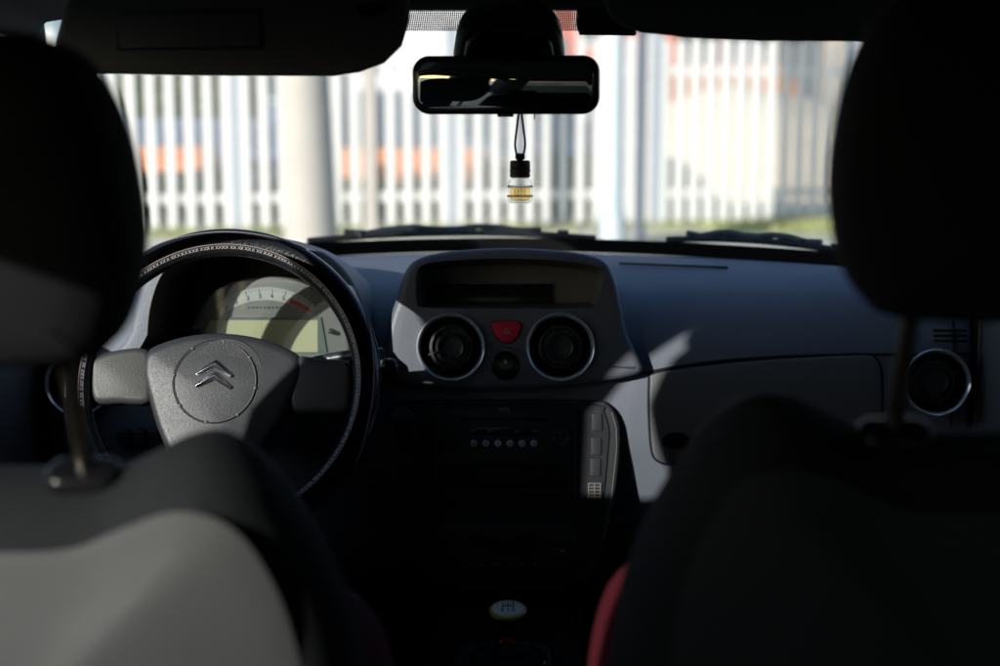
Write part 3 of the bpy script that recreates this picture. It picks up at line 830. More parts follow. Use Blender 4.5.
# column cover and stalks
cc = lathe('column_cover', [(0.055, -.10), (0.058, -.02), (0.05, 0.09), (0.045, 0.1)], D(frame((-.336, 1.74, .86), R(22))), M['stack'], dash, cap1=True)
tube('wash_wipe_stalk', [DI @ Vector(p) for p in catmull([(-.29, 1.73, .885), (-.22, 1.72, .905), (-.165, 1.705, .914), (-.150, 1.70, .915)], 5)], 0.0075, M['black'], dash)
bm = bmesh.new(); bmesh.ops.create_uvsphere(bm, u_segments=20, v_segments=12, radius=0.0125, matrix=DI @ Matrix.Translation(at(390, 368, 1.70)))
finish('stalk_end', bm, M['gloss_black'], dash, smooth=60)
lathe('audio_remote', [(0.001, .036), (0.012, .034), (0.015, .025), (0.016, -.02), (.013, -.04)], D(frame(at(404, 427, 1.76), R(40))), M['rubber'], dash, cap0=True, cap1=True)
lathe('ignition_barrel', [(0.017, -.03), (0.017, .012), (0.012, .016), (0.001, .016)], D(frame(at(407, 438, 1.83), R(5))), M['black'], dash, cap1=True)

# tunnel console
tun = empty('tunnel_console', (0, 1.55, 0.30))
tag(tun, 'black tunnel console between the front seats carrying the gear lever', 'console')
TI = Matrix.Translation(-tun.location)
box('console_body', (0, 1.50, 0.42), (0.20, 0.70, 0.24), M['carpet'], tun, bevel=0.03, mtx=TI, seg=4)
prism('lever_surround', rrect(0.12, 0.15, 0.03), 0, 0.012, TI @ Matrix.Translation((0, 1.60, 0.54)), M['stack'], tun, round_=0.004)

# gear lever
gk = at(508, 611, 1.60)
gl = empty('gear_lever', (gk.x, 1.61, 0.552))
tag(gl, 'gear lever with round ivory knob marked with a shift pattern on a dark red stem', 'gear lever')
GI = Matrix.Translation(-gl.location)
G = GI @ Matrix.Translation(gk) @ Matrix.Rotation(R(9), 4, 'X')
kn = lathe('knob', [(0.0125, -.030), (0.013, -.020), (0.017, -.012), (0.0215, -.005), (0.0225, 0.000), (0.0210, .003), (0.0195, .0036)], G, M['gloss_black'], gl, cap0=True, cap1=True)
lathe('knob_plate', [(0.0195, .0034), (0.017, .0052), (0.010, .0066), (0.001, .007)], G, M['knobwhite'], kn, cap1=True)
lathe('knob_rim', [(0.0224, -.0015), (0.0229, .0005), (0.0222, .0025), (0.0205, .0036), (0.0190, .0036)], G, M['knobrim'], kn)
bm = bmesh.new()
for x in (-.0065, 0, .0065): add_box(bm, (x, 0, .0068), (.0009, .011, .0012), G)
add_box(bm, (0, 0, .0069), (.0139, .0009, .0012), G)
finish('shift_pattern', bm, M['clusterdark'], kn, smooth=0)
for ch, x, y in (('1', -.0065, .009), ('3', 0, .009), ('5', .0065, .009), ('2', -.0065, -.009), ('4', 0, -.009), ('R', .0065, -.009)):
    text('shift_number', ch, 0.0062, G @ Matrix.Translation((x, y, .0062)), M['clusterdark'], kn, depth=0.0006)
lathe('stem', [(0.0095, -.110), (0.0095, -.046), (0.0118, -.044)], G, M['redmetal'], gl, n=24)
lathe('gaiter', [(0.045, 0.0), (0.038, .006), (0.026, .012), (0.027, .017), (0.017, .022), (0.0125, .026)], Matrix.Identity(4), M['seatfab'], gl, n=24)
lathe('gaiter_ring', [(0.043, 0.0), (0.048, .003), (0.046, .006), (0.042, .006)], Matrix.Identity(4), M['gloss_black'], gl, n=40)

# --------------------------------------------------------------- steering wheel
WO = at(222, 383, 1.655)
sw = empty('steering_wheel', WO)
tag(sw, 'black stitched leather steering wheel with chrome double chevron emblem on its hub', 'steering wheel')
W = Matrix.Translation(-WO) @ frame(WO, R(20), R(-2.5))
RR = 0.178
def rim_loops(r0, r1, a0, a1, n, k0, k1, m=20):
    """torus sector; r0 radial half thickness, r1 axial half thickness; k0..k1 section angle range"""
    out = []
    for i in range(n+1):
        a = a0+(a1-a0)*i/n
        lp = []
        for j in range(m+1):
            b = k0+(k1-k0)*j/m
            rr = RR+r0*math.cos(b); zz = r1*math.sin(b)
            lp.append(W @ Vector((rr*math.cos(a), rr*math.sin(a), zz)))
        out.append(lp)
    return out
RR = 0.1765
bm = bmesh.new(); rings(bm, rim_loops(.0165, .0160, 0, 2*PI, 120, -R(250), R(40)), False, False, closed=False)
rim = finish('rim', bm, M['leather'], sw, smooth=60)
for o_ in (rim,):
    md = o_.modifiers.new('weld', 'WELD'); md.merge_threshold = 1e-5
bm = bmesh.new(); rings(bm, rim_loops(.0175, .0166, 0, 2*PI, 120, -R(92), R(62)), False, False, closed=False)
finish('outer_cover', bm, M['leather_gloss'], rim, smooth=60)
# stitching: short diagonal threads along the inner front of the rim
bm = bmesh.new()
NS = 225
for i in range(NS):
    a = 2*PI*(i+random.uniform(-.16, .16))/NS
    for (b1, b2, da) in ((R(117), R(131), 0.5), (R(131), R(117), 0.5)):
        p = Vector(((RR+.0169*math.cos(b1))*math.cos(a), (RR+.0169*math.cos(b1))*math.sin(a), .0164*math.sin(b1)))
        a2 = a+2*PI/NS*da*1.4
        q = Vector(((RR+.0169*math.cos(b2))*math.cos(a2), (RR+.0169*math.cos(b2))*math.sin(a2), .0164*math.sin(b2)))
        add_tube(bm, [p, q], random.uniform(.00032, .00046), 5, mtx=W)
finish('stitching', bm, M['thread'], rim, smooth=0)
bm = bmesh.new()
for b in (111,):
    add_tube(bm, [Vector(((RR+.0166*math.cos(R(b)))*math.cos(a), (RR+.0166*math.cos(R(b)))*math.sin(a), .0161*math.sin(R(b)))) for a in [2*PI*i/120 for i in range(120)]], 0.0007, 5, closed=True, mtx=W)
finish('cover_seam', bm, M['thread_dim'], rim, smooth=60)
# leather seam arcs at the top and right
def seam_arc(a0, a1, b0, b1):
    pts = []
    for i in range(41):
        t = i/40; a = R(a0+(a1-a0)*t)
        b = R(b0+(b1-b0)*abs(2*t-1)**2.5)
        pts.append(Vector(((RR+.0179*math.cos(b))*math.cos(a), (RR+.0179*math.cos(b))*math.sin(a), 0.0171*math.sin(b))))
    return pts
for a0, a1 in ((62, 122), (-28, 28), (152, 208)):
    tube('seam_piping', seam_arc(a0, a1, 56, 20), 0.0007, M['thread_dim'], rim, n=6, mtx=W)

# hub pad
hub_px = [(143, 372), (147, 352), (165, 342), (192, 335), (222, 333), (255, 337), (282, 346), (300, 357), (302, 376), (294, 398), (280, 425), (262, 452), (248, 480), (235, 498), (205, 500), (187, 488), (172, 462), (158, 430), (149, 400)]
FW = frame(WO, R(20))
hp = catmull([(p.x, p.y, 0) for p in px2(hub_px, 1.655, FW)], 4, closed=True)
FWL = Matrix.Translation(-WO) @ FW
hub = prism('hub_pad', hp, -0.055, 0.008, FWL, M['hub'], sw, round_=0.012, seg=6, dome=0.006, smooth=50)
c, = px2([(217, 383)], 1.65, FW)
def hubz(x, y):
    # height of the domed pad under a point, from its mesh
    return None
from mathutils.bvhtree import BVHTree
bmh = bmesh.new(); bmh.from_mesh(hub.data); bvh = BVHTree.FromBMesh(bmh)
def onhub(x, y, lift=0.0):
    o_ = FWL @ Vector((x, y, 0.2)); d_ = (FWL.to_3x3() @ Vector((0, 0, -1)))
    h = bvh.ray_cast(o_, d_)[0]
    return h-d_*lift
ring = [onhub(c.x+.0505*math.cos(a), c.y+.0505*math.sin(a), 0.0001) for a in [2*PI*i/72 for i in range(72)]]
tube('hub_ring_groove', ring, 0.0013, M['seam'], hub, n=6, closed=True)
ring = [onhub(c.x+.0498*math.cos(a), c.y+.0498*math.sin(a), 0.0005) for a in [2*PI*i/72 for i in range(72)]]
tube('hub_ring', ring, 0.0008, M['ringline'], hub, n=6, closed=True)
bm = bmesh.new()
for k in range(8):
    a = R(81+45*k)
    bmesh.ops.create_uvsphere(bm, u_segments=12, v_segments=8, radius=0.0021, matrix=Matrix.Translation(onhub(c.x+.0502*math.cos(a), c.y+.0502*math.sin(a), 0.0006)))
finish('ring_stud', bm, M['ringline'], hub, smooth=60)
# double chevron
def chevron(cy, name='chevron_emblem'):
    w, h = 0.0215, 0.0190; th = 0.0098
    L0 = [(-w, -h), (-w-.0008, -h+.0016), (0, th*.18+.001), (w+.0008, -h+.0016), (w, -h), (w-.004, -h-.0006)]
    outl = [(-w-.0015, -h+.0020), (-w*.55, -h*.40), (0, 0.0012), (w*.55, -h*.40), (w+.0015, -h+.0020), (w-.0012, -h-.0010), (w-.004, -h+.0002), (0, -th), (-w+.004, -h+.0002), (-w+.0012, -h-.0010)]
    mid = [(-w, -h+.0006), (0, -th*.42), (w, -h+.0006)]
    rot = Matrix.Rotation(R(-3), 2)
    bm = bmesh.new()
    base = onhub(c.x, c.y, 0)
    def V(p, l):
        q = rot @ Vector(p); return onhub(c.x+q.x, c.y+cy+q.y, l)
    lo = [bm.verts.new(V(p, 0.0)) for p in outl]; hi = [bm.verts.new(V(p, 0.0018)) for p in outl]
    m_ = [bm.verts.new(V(p, 0.0042)) for p in mid]
    n = len(outl)
    for i in range(n): bm.faces.new((lo[i], lo[(i+1) % n], hi[(i+1) % n], hi[i]))
    A, B, C_ = m_
    bm.faces.new((hi[0], hi[1], A)); bm.faces.new((hi[1], hi[2], B, A)); bm.faces.new((hi[2], hi[3], C_, B)); bm.faces.new((hi[3], hi[4], C_))
    bm.faces.new((hi[4], hi[5], C_)); bm.faces.new((hi[5], hi[6], C_)); bm.faces.new((hi[6], hi[7], B, C_)); bm.faces.new((hi[7], hi[8], A, B)); bm.faces.new((hi[8], hi[9], A)); bm.faces.new((hi[9], hi[0], A))
    return finish(name, bm, M['emblem'], hub, bevel=0.0003)
chevron(0.0255); chevron(0.0110)
# spokes
def spoke(pts, z0, z1, rnd=0.008):
    pp = catmull([(p.x, p.y, 0) for p in px2(pts, 1.655, FW)], 3, closed=True)
    return prism('spoke', pp, z0, z1, FWL, M['spoke'], sw, round_=rnd, seg=4, smooth=50)
spoke([(90, 372), (92, 359), (110, 351), (147, 349), (152, 375), (150, 402), (120, 403), (98, 403), (91, 393)], -0.02, 0.004)
spoke([(296, 357), (318, 358), (345, 360), (352, 362), (352, 398), (345, 412), (318, 413), (292, 410), (290, 380)], -0.02, 0.004)
def lower_spoke(pts):
    pp = catmull([(p.x, p.y, 0) for p in px2(pts, 1.655, FW)], 3, closed=True)
    return prism('spoke', pp, -0.03, -0.006, FWL, M['black'], sw, round_=0.008, seg=4)
lower_spoke([(178, 470), (215, 470), (214, 545), (180, 545)])
lower_spoke([(232, 470), (262, 455), (258, 545), (225, 545)])

# --------------------------------------------------------------- rear-view mirror
mc = at(505.5, 85, 1.60)
mir = empty('rear_view_mirror', mc)
tag(mir, 'black rear view mirror fixed under the header, reflecting the cabin behind', 'mirror')
MF = Matrix.Rotation(R(-5), 4, 'Z') @ frame((0, 0, 0), R(-2))
MW, MH = 0.2125, 0.0655
house = prism('housing', rrect(MW, MH, 0.019, 8), -0.022, 0.006, MF, M['gloss_black'], mir, round_=0.004, seg=4)
prism('housing_back', rrect(MW*.97, MH*.92, 0.019, 8), -0.022, 0.012, MF @ Matrix.Translation((0, 0, -0.022)) @ Matrix.Rotation(PI, 4, 'Y'), M['black'], mir, round_=0.012, seg=5)
prism('mirror_glass', rrect(MW-.013, MH-.013, 0.015, 8), 0.004, 0.0066, MF, M['mirror'], mir, round_=0.0006)
prism('dip_tab', rrect(.018, .004, .001), -0.004, 0.002, MF @ Matrix.Translation((0.0, -MH/2-.001, 0)), M['ringline'], mir)
tube('dip_lever', [MF @ Vector((0.033, -MH/2+.002, -.004)), MF @ Vector((.033, -MH/2-.006, -.004))], 0.0008, M['black'], mir, n=6)
Bm = Matrix.Translation(-mc) @ frame(at(509, 36, 1.665), R(-20))
bp_ = catmull([(x, y, 0) for x, y in ((-.064, -.030), (-.064, -.008), (-.058, .012), (-.045, .026), (-.02, .031), (.02, .031), (.045, .027), (.058, .012), (.064, -.008), (.064, -.030), (.04, -.034), (-.04, -.034))], 4, closed=True)
prism('mount_cover', bp_, -0.03, 0.016, Bm, M['black'], mir, round_=0.014, seg=5)
prism('mount_collar', catmull([(x*.82, y*.8-.004, 0) for x, y in ((-.064, -.030), (-.064, -.008), (-.058, .012), (-.045, .026), (-.02, .031), (.02, .031), (.045, .027), (.058, .012), (.064, -.008), (.064, -.030), (.04, -.034), (-.04, -.034))], 4, closed=True), 0.0, 0.024, Bm, M['gloss_black'], mir, round_=0.01, seg=5)
tube('stem', [Vector((0.012, .07, .055)), Vector((.03, .10, .075))], 0.014, M['black'], mir)
box('cable_cover', Matrix.Translation(-mc) @ at(527, 14, 1.72), (.032, .03, .03), M['black'], mir, bevel=.005)
tube('ball_joint', [Vector((0, .01, 0)), Vector((0, .06, .035))], 0.012, M['black'], mir)

# --------------------------------------------------------------- hanging air freshener
af0 = at(520, 182, 1.588)
af = empty('air_freshener', af0)
tag(af, 'small glass perfume bottle with brown cap hanging on a dark red cord from the mirror', 'air freshener')
bz = -0.0235
bm = bmesh.new(); loops = []
def sq(w, z, r): return [Vector((p.x, p.y, z)) for p in rrect(w, w, r, 5)]
for w, z, r in ((.020, bz, .004), (.0265, bz+.0012, .006), (.0285, bz+.004, .007), (.0285, bz+.021, .007), (.0265, bz+.025, .008), (.020, bz+.0275, .0085), (.0165, bz+.029, .008)): loops.append(sq(w, z, r))
rings(bm, loops, True, True); btl = finish('bottle', bm, M['bottleglass'], af, smooth=50)
bm = bmesh.new(); loops = []
for w, z, r in ((.018, bz+.0025, .004), (.0235, bz+.0035, .006), (.0235, bz+.0185, .006), (.018, bz+.019, .006)): loops.append(sq(w, z, r))
rings(bm, loops); finish('perfume', bm, M['liquid'], btl, smooth=50)
bm = bmesh.new()
for zz in (bz+.0075, bz+.0185):
    add_tube(bm, [Vector((p.x, p.y, zz)) for p in rrect(.0288, .0288, .007, 5)], 0.0006, 5, closed=True)
finish('label_border', bm, M['wood'], btl, smooth=0)
bm = bmesh.new()
for k in range(4): add_box(bm, (-.0055+.0036*k, -.0146, bz+.013), (.0007, .0004, .006))
finish('label_print', bm, M['wood'], btl, smooth=0)
cap = lathe('cap', [(.0105, bz+.0285), (.0118, bz+.0295), (.0118, bz+.033), (.0110, bz+.0338), (.0120, bz+.0348), (.0120, bz+.0378), (.0112, bz+.0388), (.0118, bz+.0398), (.0116, bz+.046), (.0105, bz+.0478), (.001, bz+.048)], Matrix.Identity(4), M['wood'], af, n=28, cap0=True, cap1=True)
lathe('cord_knot', [(.003, 0), (.0052, .002), (.0052, .006), (.003, .008)], Matrix.Translation((0, 0, bz+.048)), M['cord'], af, n=14, cap0=True, cap1=True)
top = Vector((mc.x+.0175, 1.600, mc.z-.030))-af0
bm = bmesh.new()
for s in (-1, 1):
    z0 = bz+.054
    add_tube(bm, catmull([Vector((s*.0035, 0, z0)), Vector((s*.0055, 0, z0+.012)), Vector((s*.0035, .004, (z0+top.z)*.55)), Vector((s*.0012, top.y, top.z))], 6), 0.0013, 7)
finish('cord', bm, M['cord'], af)

# --------------------------------------------------------------- sun visors
def visor(pts, Y, tilt, label, extra=True):
    c0 = at(sum(p[0] for p in pts)/len(pts), sum(p[1] for p in pts)/len(pts), Y)
    v = empty('sun_visor', c0); tag(v, label, 'sun visor', 'sun visors folded against the header')
    fr = frame(c0, tilt); fl = Matrix.Translation(-c0) @ fr
    pp = px2(pts, Y, fr)
    prism('visor_panel', pp, -0.009, 0.009, fl, M['visor'], v, round_=0.008, seg=4)
    return v, fr, fl
pl = []
for p in ((56, 45), (58, 34), (66, 4), (80, -22), (240, -30), (400, -25), (409, -10), (409, 22), (402, 45), (385, 62), (360, 71), (335, 75), (200, 74.5), (120, 73), (80, 72), (60, 62)): pl.append(p)
v, fr, fl = visor(pl, 1.50, R(-28), 'driver side sun visor, lowered further, with a covered vanity mirror')
vm = px2([(118, 8), (262, 6), (264, 44), (120, 46)], 1.50, fr)
prism('vanity_frame', inset2(ccw(vm), -0.002), 0.008, 0.0098, fl, M['black'], v, round_=0.001)
prism('vanity_cover', inset2(ccw(vm), 0.004), 0.0095, 0.0112, fl, M['visor'], v, round_=0.001)
q = px2([(372, 5)], 1.5, fr)[0]
lathe('clip', [(0.014, 0), (0.012, .006), (.001, .007)], fl @ Matrix.Translation((q.x, q.y, .008)) @ Matrix.Diagonal((1.2, .5, 1, 1)), M['gloss_black'], v, n=20, cap1=True)
pr = [(606, -20), (604, 2), (610, 14), (622, 24), (640, 30), (690, 35), (760, 38), (860, 39), (940, 38), (952, 20), (950, -20), (780, -30)]
v, fr, fl = visor(pr, 1.52, R(-45), 'passenger side sun visor, folded higher, beside the toll tag')
# --------------------------------------------------------------- toll tag
tp = at(606, 23, 1.70)
tg = empty('toll_tag', tp); tag(tg, 'small dark plastic toll tag stuck to the top of the windscreen right of the mirror', 'toll tag')
TF = frame((0, 0, 0), R(-35))
to2 = catmull([(x, y, 0) for x, y in ((-.034, .010), (-.0355, 0), (-.032, -.0115), (-.029, -.0135), (0, -.0138), (.034, -.0135), (.036, -.011), (.034, -.003), (.028, .006), (.018, .0145), (-.02, .0145), (-.032, .0145))], 3, closed=True)
prism('case', to2, -0.012, 0.006, TF, M['tag'], tg, round_=0.003)
prism('front_plate', rrect(.047, .0075, .0015), 0.005, 0.0072, TF @ Matrix.Translation((-.004, -.0085, 0)), M['tag'], tg, round_=0.0006)
bm = bmesh.new()
add_tube(bm, [(-.024, -.006, .0074), (-.022, -.0105, .0074), (-.0185, -.006, .0074)], .0006, 6, mtx=TF)
for k in range(6): add_box(bm, (-.014+.005*k, -.0085, .0073), (.0034, .0035, .0004), TF)
finish('printed_mark', bm, M['navy'], tg, smooth=0)

# --------------------------------------------------------------- front seats
def pillow(name, outline, levels, m, parent, mtx, subsurf=0, smooth=60, bulge=0.012):
    """closed cushion: levels = (inset, depth) pairs running from the rear face to the front face"""
    poly = [Vector(p[:2]) for p in ccw(outline)]
    loops = []
    for ins, z in levels:
        loops.append([mtx @ Vector((p.x, p.y, z)) for p in inset2(poly, ins)])
    # caps by scaled rings to the centre line so that the faces bulge softly
    def cap(lp, dz):
        cc = sum(lp, Vector())/len(lp); out = []
        nz = (mtx.to_3x3() @ Vector((0, 0, 1)))
        for s in (0.8, 0.55, 0.3, 0.1): out.append([cc+(p-cc)*s+nz*dz*(1-s*s) for p in lp])
        return out
    first = list(reversed(cap(loops[0], -0.012))); last = cap(loops[-1], bulge)
    bm = bmesh.new(); rings(bm, first+loops+last)
    return finish(name, bm, m, parent, smooth=smooth, subsurf=subsurf)

def make_seat(cx, dz, label, hr_drop):
    s = empty('front_seat', (cx, 1.12, 0.30))
    tag(s, label, 'car seat', 'front seats')
    # back frame: pivot at hip, leaning back
    BK = Matrix.Translation((0, -0.02, 0.10+dz)) @ Matrix(((1, 0, 0), (0, math.sin(R(-19)), -math.cos(R(-19))), (0, math.cos(R(-19)), math.sin(R(-19))))).to_4x4()
    # outline of backrest in (x, up)
    H = 0.615
    half = [(0.205, -0.02), (0.238, 0.10), (0.252, 0.24), (0.256, 0.36), (0.250, 0.455), (0.236, 0.515), (0.214, 0.565), (0.190, 0.600), (0.162, 0.616), (0.135, 0.612), (0.108, 0.598), (0.085, 0.588), (0.04, 0.586)]
    out = [(x, y, 0) for x, y in half]+[(-x, y, 0) for x, y in reversed(half)]+[(-.1, -.03, 0), (.1, -.03, 0)]
    out = [(p.x, p.y) for p in catmull(out, 4, closed=True)]
    bk = pillow('backrest', out, [(0.055, 0.052), (0.028, 0.046), (0.010, 0.032), (0.0, 0.008), (0.0, -0.02), (0.010, -0.045), (0.03, -0.058)][::-1], M['seatfab'], s, BK)
    # grey panel on the rear face (faces the camera: local +z is rearwards)
    ph = [(0.165, 0.03), (0.198, 0.12), (0.216, 0.26), (0.222, 0.38), (0.218, 0.48), (0.205, 0.545), (0.182, 0.588), (0.148, 0.600), (0.11, 0.586), (0.075, 0.570), (0.03, 0.567)]
    po = [(x, y, 0) for x, y in ph]+[(-x, y, 0) for x, y in reversed(ph)]
    po = [(p.x, p.y) for p in catmull(po, 4, closed=True)]
    pillow('rear_panel', po, [(0.004, 0.036), (0.0, 0.046), (0.010, 0.051), (0.026, 0.055)], M['seatpanel'] if cx < 0 else M['seatpanel_shaded'], bk, BK, bulge=0.034)
    # side bolsters on the front face
    for sg in (-1, 1):
        bo = [(sg*.258, .12), (sg*.268, .22), (sg*.264, .33), (sg*.245, .395), (sg*.205, .40), (sg*.175, .33), (sg*.178, .20), (sg*.21, .10)]
        bo = [(p.x, p.y) for p in catmull([(a, b, 0) for a, b in bo], 4, closed=True)]
        pillow('side_bolster', bo, [(0.03, -.145), (0.012, -.138), (0.0, -.115), (0.0, -.05), (0.01, -.03)], M['redfab'], s, BK)
    # cushion
    cu = rrect(0.50, 0.52, 0.09, 6)
    pillow('cushion', [(p.x, p.y) for p in cu], [(0.04, -.07), (0.01, -.055), (0, -.02), (0.0, .02), (0.012, .045), (0.04, .06)], M['seatfab'], s, Matrix.Translation((0, .24, .10+dz)))
    box('seat_rail', (0, .2, -.0), (.42, .5, .06), M['black'], s)
    # headrest
    hz = 0.615
    hh = [(0.040, 0.066), (0.090, 0.070), (0.112, 0.084), (0.128, 0.122), (0.132, 0.170), (0.126, 0.222), (0.108, 0.258), (0.076, 0.274), (0.035, 0.278)]
    ho = [(x, y, 0) for x, y in hh]+[(-x, y, 0) for x, y in reversed(hh)]
    ho = [(p.x, p.y+hz-hr_drop) for p in catmull(ho, 4, closed=True)]
    HK = BK @ Matrix.Translation((0, 0, -0.012))
    hd = pillow('headrest', ho, [(0.040, -.060), (0.018, -.052), (0.004, -.035), (0.0, -.008), (0.004, .020), (0.018, .036), (0.040, .044)], M['seatfab'], s, HK)
    for sg in (-1, 1):
        tube('headrest_post', [HK @ Vector((sg*.072, hz-.06, 0)), HK @ Vector((sg*.072, hz+.10-hr_drop, 0))], 0.0062, M['chrome_dull'], hd, n=14)
        c_ = BK @ Vector((sg*.072, hz-.028, -0.010))
        q = prism('post_guide', rrect(.050, .032, .012, 5), -0.006, 0.011, BK @ Matrix.Translation((sg*.072, hz-.028, -.008)) @ Matrix.Rotation(-PI/2, 4, 'X'), M['gloss_black'], s, round_=0.004)
    return s
make_seat(-0.346, 0.0, 'driver seat in black fabric with sunlit grey back, in front of the steering wheel', 0.0)
make_seat(0.346, 0.030, 'passenger seat in black fabric with a back coloured dark as if in shade, set slightly higher', 0.0)

# --------------------------------------------------------------- unseen seat belts, added to cut the sun patch on the dashboard
for s, lab in ((-1, 'added seat belt beside the driver seat, bent to cut the sun patch'), (1, 'added seat belt beside the passenger seat, mirrored from the driver side')):
    sb = empty('added_belt', (s*.62, .90, .45)); tag(sb, lab, 'added seat belt')
    SI = Matrix.Translation(-sb.location)
    bm = bmesh.new(); lo = []
    for p, a_ in ((Vector((s*.62, .785, 1.315)), 0), (Vector((s*.605, .832, 1.27)), 10), (Vector((s*.60, .866, 1.19)), 10), (Vector((s*.60, .842, 1.08)), 20), (Vector((s*.60, .825, .95)), 20), (Vector((s*.605, .82, .70)), 20), (Vector((s*.64, .82, .46)), 10)):
        d = Vector((math.cos(R(a_))*.0, 1, 0))*.031+Vector((s*.010, 0, 0)); t_ = Vector((.0008, 0, 0))
        lo.append([SI @ (p-d-t_), SI @ (p+d-t_), SI @ (p+d+t_), SI @ (p-d+t_)])
    rings(bm, lo); finish('added_webbing', bm, M['seatfab'], sb)
    prism('added_anchor_loop', rrect(.035, .075, .015), 0, .014, SI @ Matrix.Translation((s*.652, .775, 1.325)) @ Matrix.Rotation(-s*PI/2, 4, 'Y'), M['black'], sb, round_=.004)
    box('added_buckle_tongue', SI @ Vector((s*.602, .80, .80)), (.006, .05, .035), M['chrome_dull'], sb, bevel=.002)

# --------------------------------------------------------------- rear bench (seen only in the mirror)
rb = empty('rear_bench', (0, -0.45, 0.3)); tag(rb, 'black rear bench seat behind the camera, seen in the mirror', 'car seat')
RBM = Matrix.Translation((0, -0.10, 0.08)) @ Matrix(((1, 0, 0), (0, math.sin(R(-20)), -math.cos(R(-20))), (0, math.cos(R(-20)), math.sin(R(-20))))).to_4x4()
pillow('backrest', [(p.x, p.y+.25) for p in rrect(1.2, .56, .08, 6)], [(.04, -.07), (.01, -.05), (0, 0), (.01, .05), (.04, .06)], M['seatfab'], rb, RBM)
pillow('cushion', [(p.x, p.y) for p in rrect(1.2, .50, .08, 6)], [(.04, -.07), (.01, -.05), (0, 0), (.01, .05), (.04, .06)], M['seatfab'], rb, Matrix.Translation((0, .12, .06)))
for x in (-.36, .36):
    pillow('headrest', [(p.x+x, p.y+.60) for p in rrect(.23, .12, .04, 6)], [(.03, -.05), (.006, -.035), (0, 0), (.006, .035), (.03, .05)], M['seatfab'], rb, RBM)

# ================================================================== OUTDOORS
EX = empty
ground_m = bpy.data.materials.new('dusty_ground'); ground_m.use_nodes = True
nt = ground_m.node_tree; N = nt.nodes; L = nt.links; b = N['Principled BSDF']
tc = N.new('ShaderNodeTexCoord')
n1 = N.new('ShaderNodeTexNoise'); n1.inputs['Scale'].default_value = 0.35; n1.inputs['Detail'].default_value = 8
n2 = N.new('ShaderNodeTexNoise'); n2.inputs['Scale'].default_value = 14; n2.inputs['Detail'].default_value = 6
L.new(tc.outputs['Object'], n1.inputs[0]); L.new(tc.outputs['Object'], n2.inputs[0])
r1 = N.new('ShaderNodeValToRGB'); r1.color_ramp.elements[0].position = .46; r1.color_ramp.elements[0].color = (.88, .84, .70, 1)
r1.color_ramp.elements[1].position = .60; r1.color_ramp.elements[1].color = (.66, .66, .42, 1)
L.new(n1.outputs['Fac'], r1.inputs[0])
mx = N.new('ShaderNodeMix'); mx.data_type = 'RGBA'; mx.blend_type = 'MULTIPLY'; mx.inputs[0].default_value = .35
L.new(r1.outputs[0], mx.inputs[6]); L.new(n2.outputs['Color'], mx.inputs[7]); L.new(mx.outputs[2], b.inputs['Base Color'])
b.inputs['Roughness'].default_value = .95
bpn = N.new('ShaderNodeBump'); bpn.inputs['Strength'].default_value = .6; bpn.inputs['Distance'].default_value = .03
L.new(n2.outputs['Fac'], bpn.inputs['Height']); L.new(bpn.outputs[0], b.inputs['Normal'])
bm = bmesh.new()
xs = [-900, -300, -100]+[-40+2*i for i in range(41)]+[100, 300, 900]
ys = [-900, -300, -60, -20]+[2*i for i in range(0, 36)]+[120, 300, 1200]
g = []
for y in ys:
    g.append([bm.verts.new((x, y, 0.0 if y < 3 else 0.03*mnoise.noise(Vector((x*.3, y*.3, 0)))*(1 if abs(x) < 60 and y < 80 else 0))) for x in xs])
for j in range(len(ys)-1):
    for i in range(len(xs)-1): bm.faces.new((g[j][i], g[j][i+1], g[j+1][i+1], g[j+1][i]))
o = finish('ground', bm, ground_m); tag(o, kind='structure', label='pale dusty ground with patches of dry grass')

rm = mat('added_asphalt', (0.045, 0.046, 0.048), 0.85, bump=0.6, bscale=90, bdist=.004, vscale=2)  # dark sheet added to cut sunlit ground bounce into the cabin
bm = bmesh.new(); xs_ = [-40+4*i for i in range(21)]; ys_ = [-30+4*i for i in range(10)]
gg = [[bm.verts.new((x, y, .034)) for x in xs_] for y in ys_]
for j in range(len(ys_)-1):
    for i in range(len(xs_)-1): bm.faces.new((gg[j][i], gg[j][i+1], gg[j+1][i+1], gg[j+1][i]))
tag(finish('added_road', bm, rm), 'unseen dark asphalt added around the car to cut ground bounce', kind='structure')
# fence: runs obliquely away to the right
FA = Vector((-10.0, 13.4, 0)); FD = Vector((1.0, 0.24, 0)).normalized()
FANG = math.atan2(FD.y, FD.x)
def fpos(t): return FA+FD*t
def build_fence(t0, t1, label, hgt=2.15, name='picket_fence', pitch=0.192, pw=0.106):
    r = empty(name, fpos(t0), FANG); tag(r, label, 'fence')
    ln = t1-t0; nb = max(1, round(ln/2.6)); bl = ln/nb
    for k in range(nb):
        bm = bmesh.new(); npk = round(bl/pitch)
        for q_ in range(npk):
            x = k*bl+bl/npk*(q_+.5)
            w = pw*random.uniform(.95, 1.04); h = hgt+random.uniform(-.015, .015)
            lo = []
            tl = random.uniform(-.006, .006)
            prof_ = [(-w/2, .06), (w/2, .06), (w/2+tl, h-.05), (w*.25+tl, h-.008), (tl, h), (-w*.25+tl, h-.008), (-w/2+tl, h-.05)]
            for y in (-.02, .02): lo.append([Vector((x+p[0], y, p[1])) for p in prof_])
            rings(bm, lo)
        finish('picket_panel', bm, M['picket'], r, bevel=0.004)
        bm = bmesh.new()
        for z in (.38, 1.78): add_box(bm, ((k+.5)*bl, .055, z), (bl, .06, .09))
        finish('rail', bm, M['picket'], r, bevel=.006)
    for k in range(nb+1):
        bm = bmesh.new(); add_box(bm, (k*bl, .05, 1.12), (.14, .14, 2.24)); 
        finish('post', bm, M['post'], r, bevel=.012)
    return r
TL = 15.55
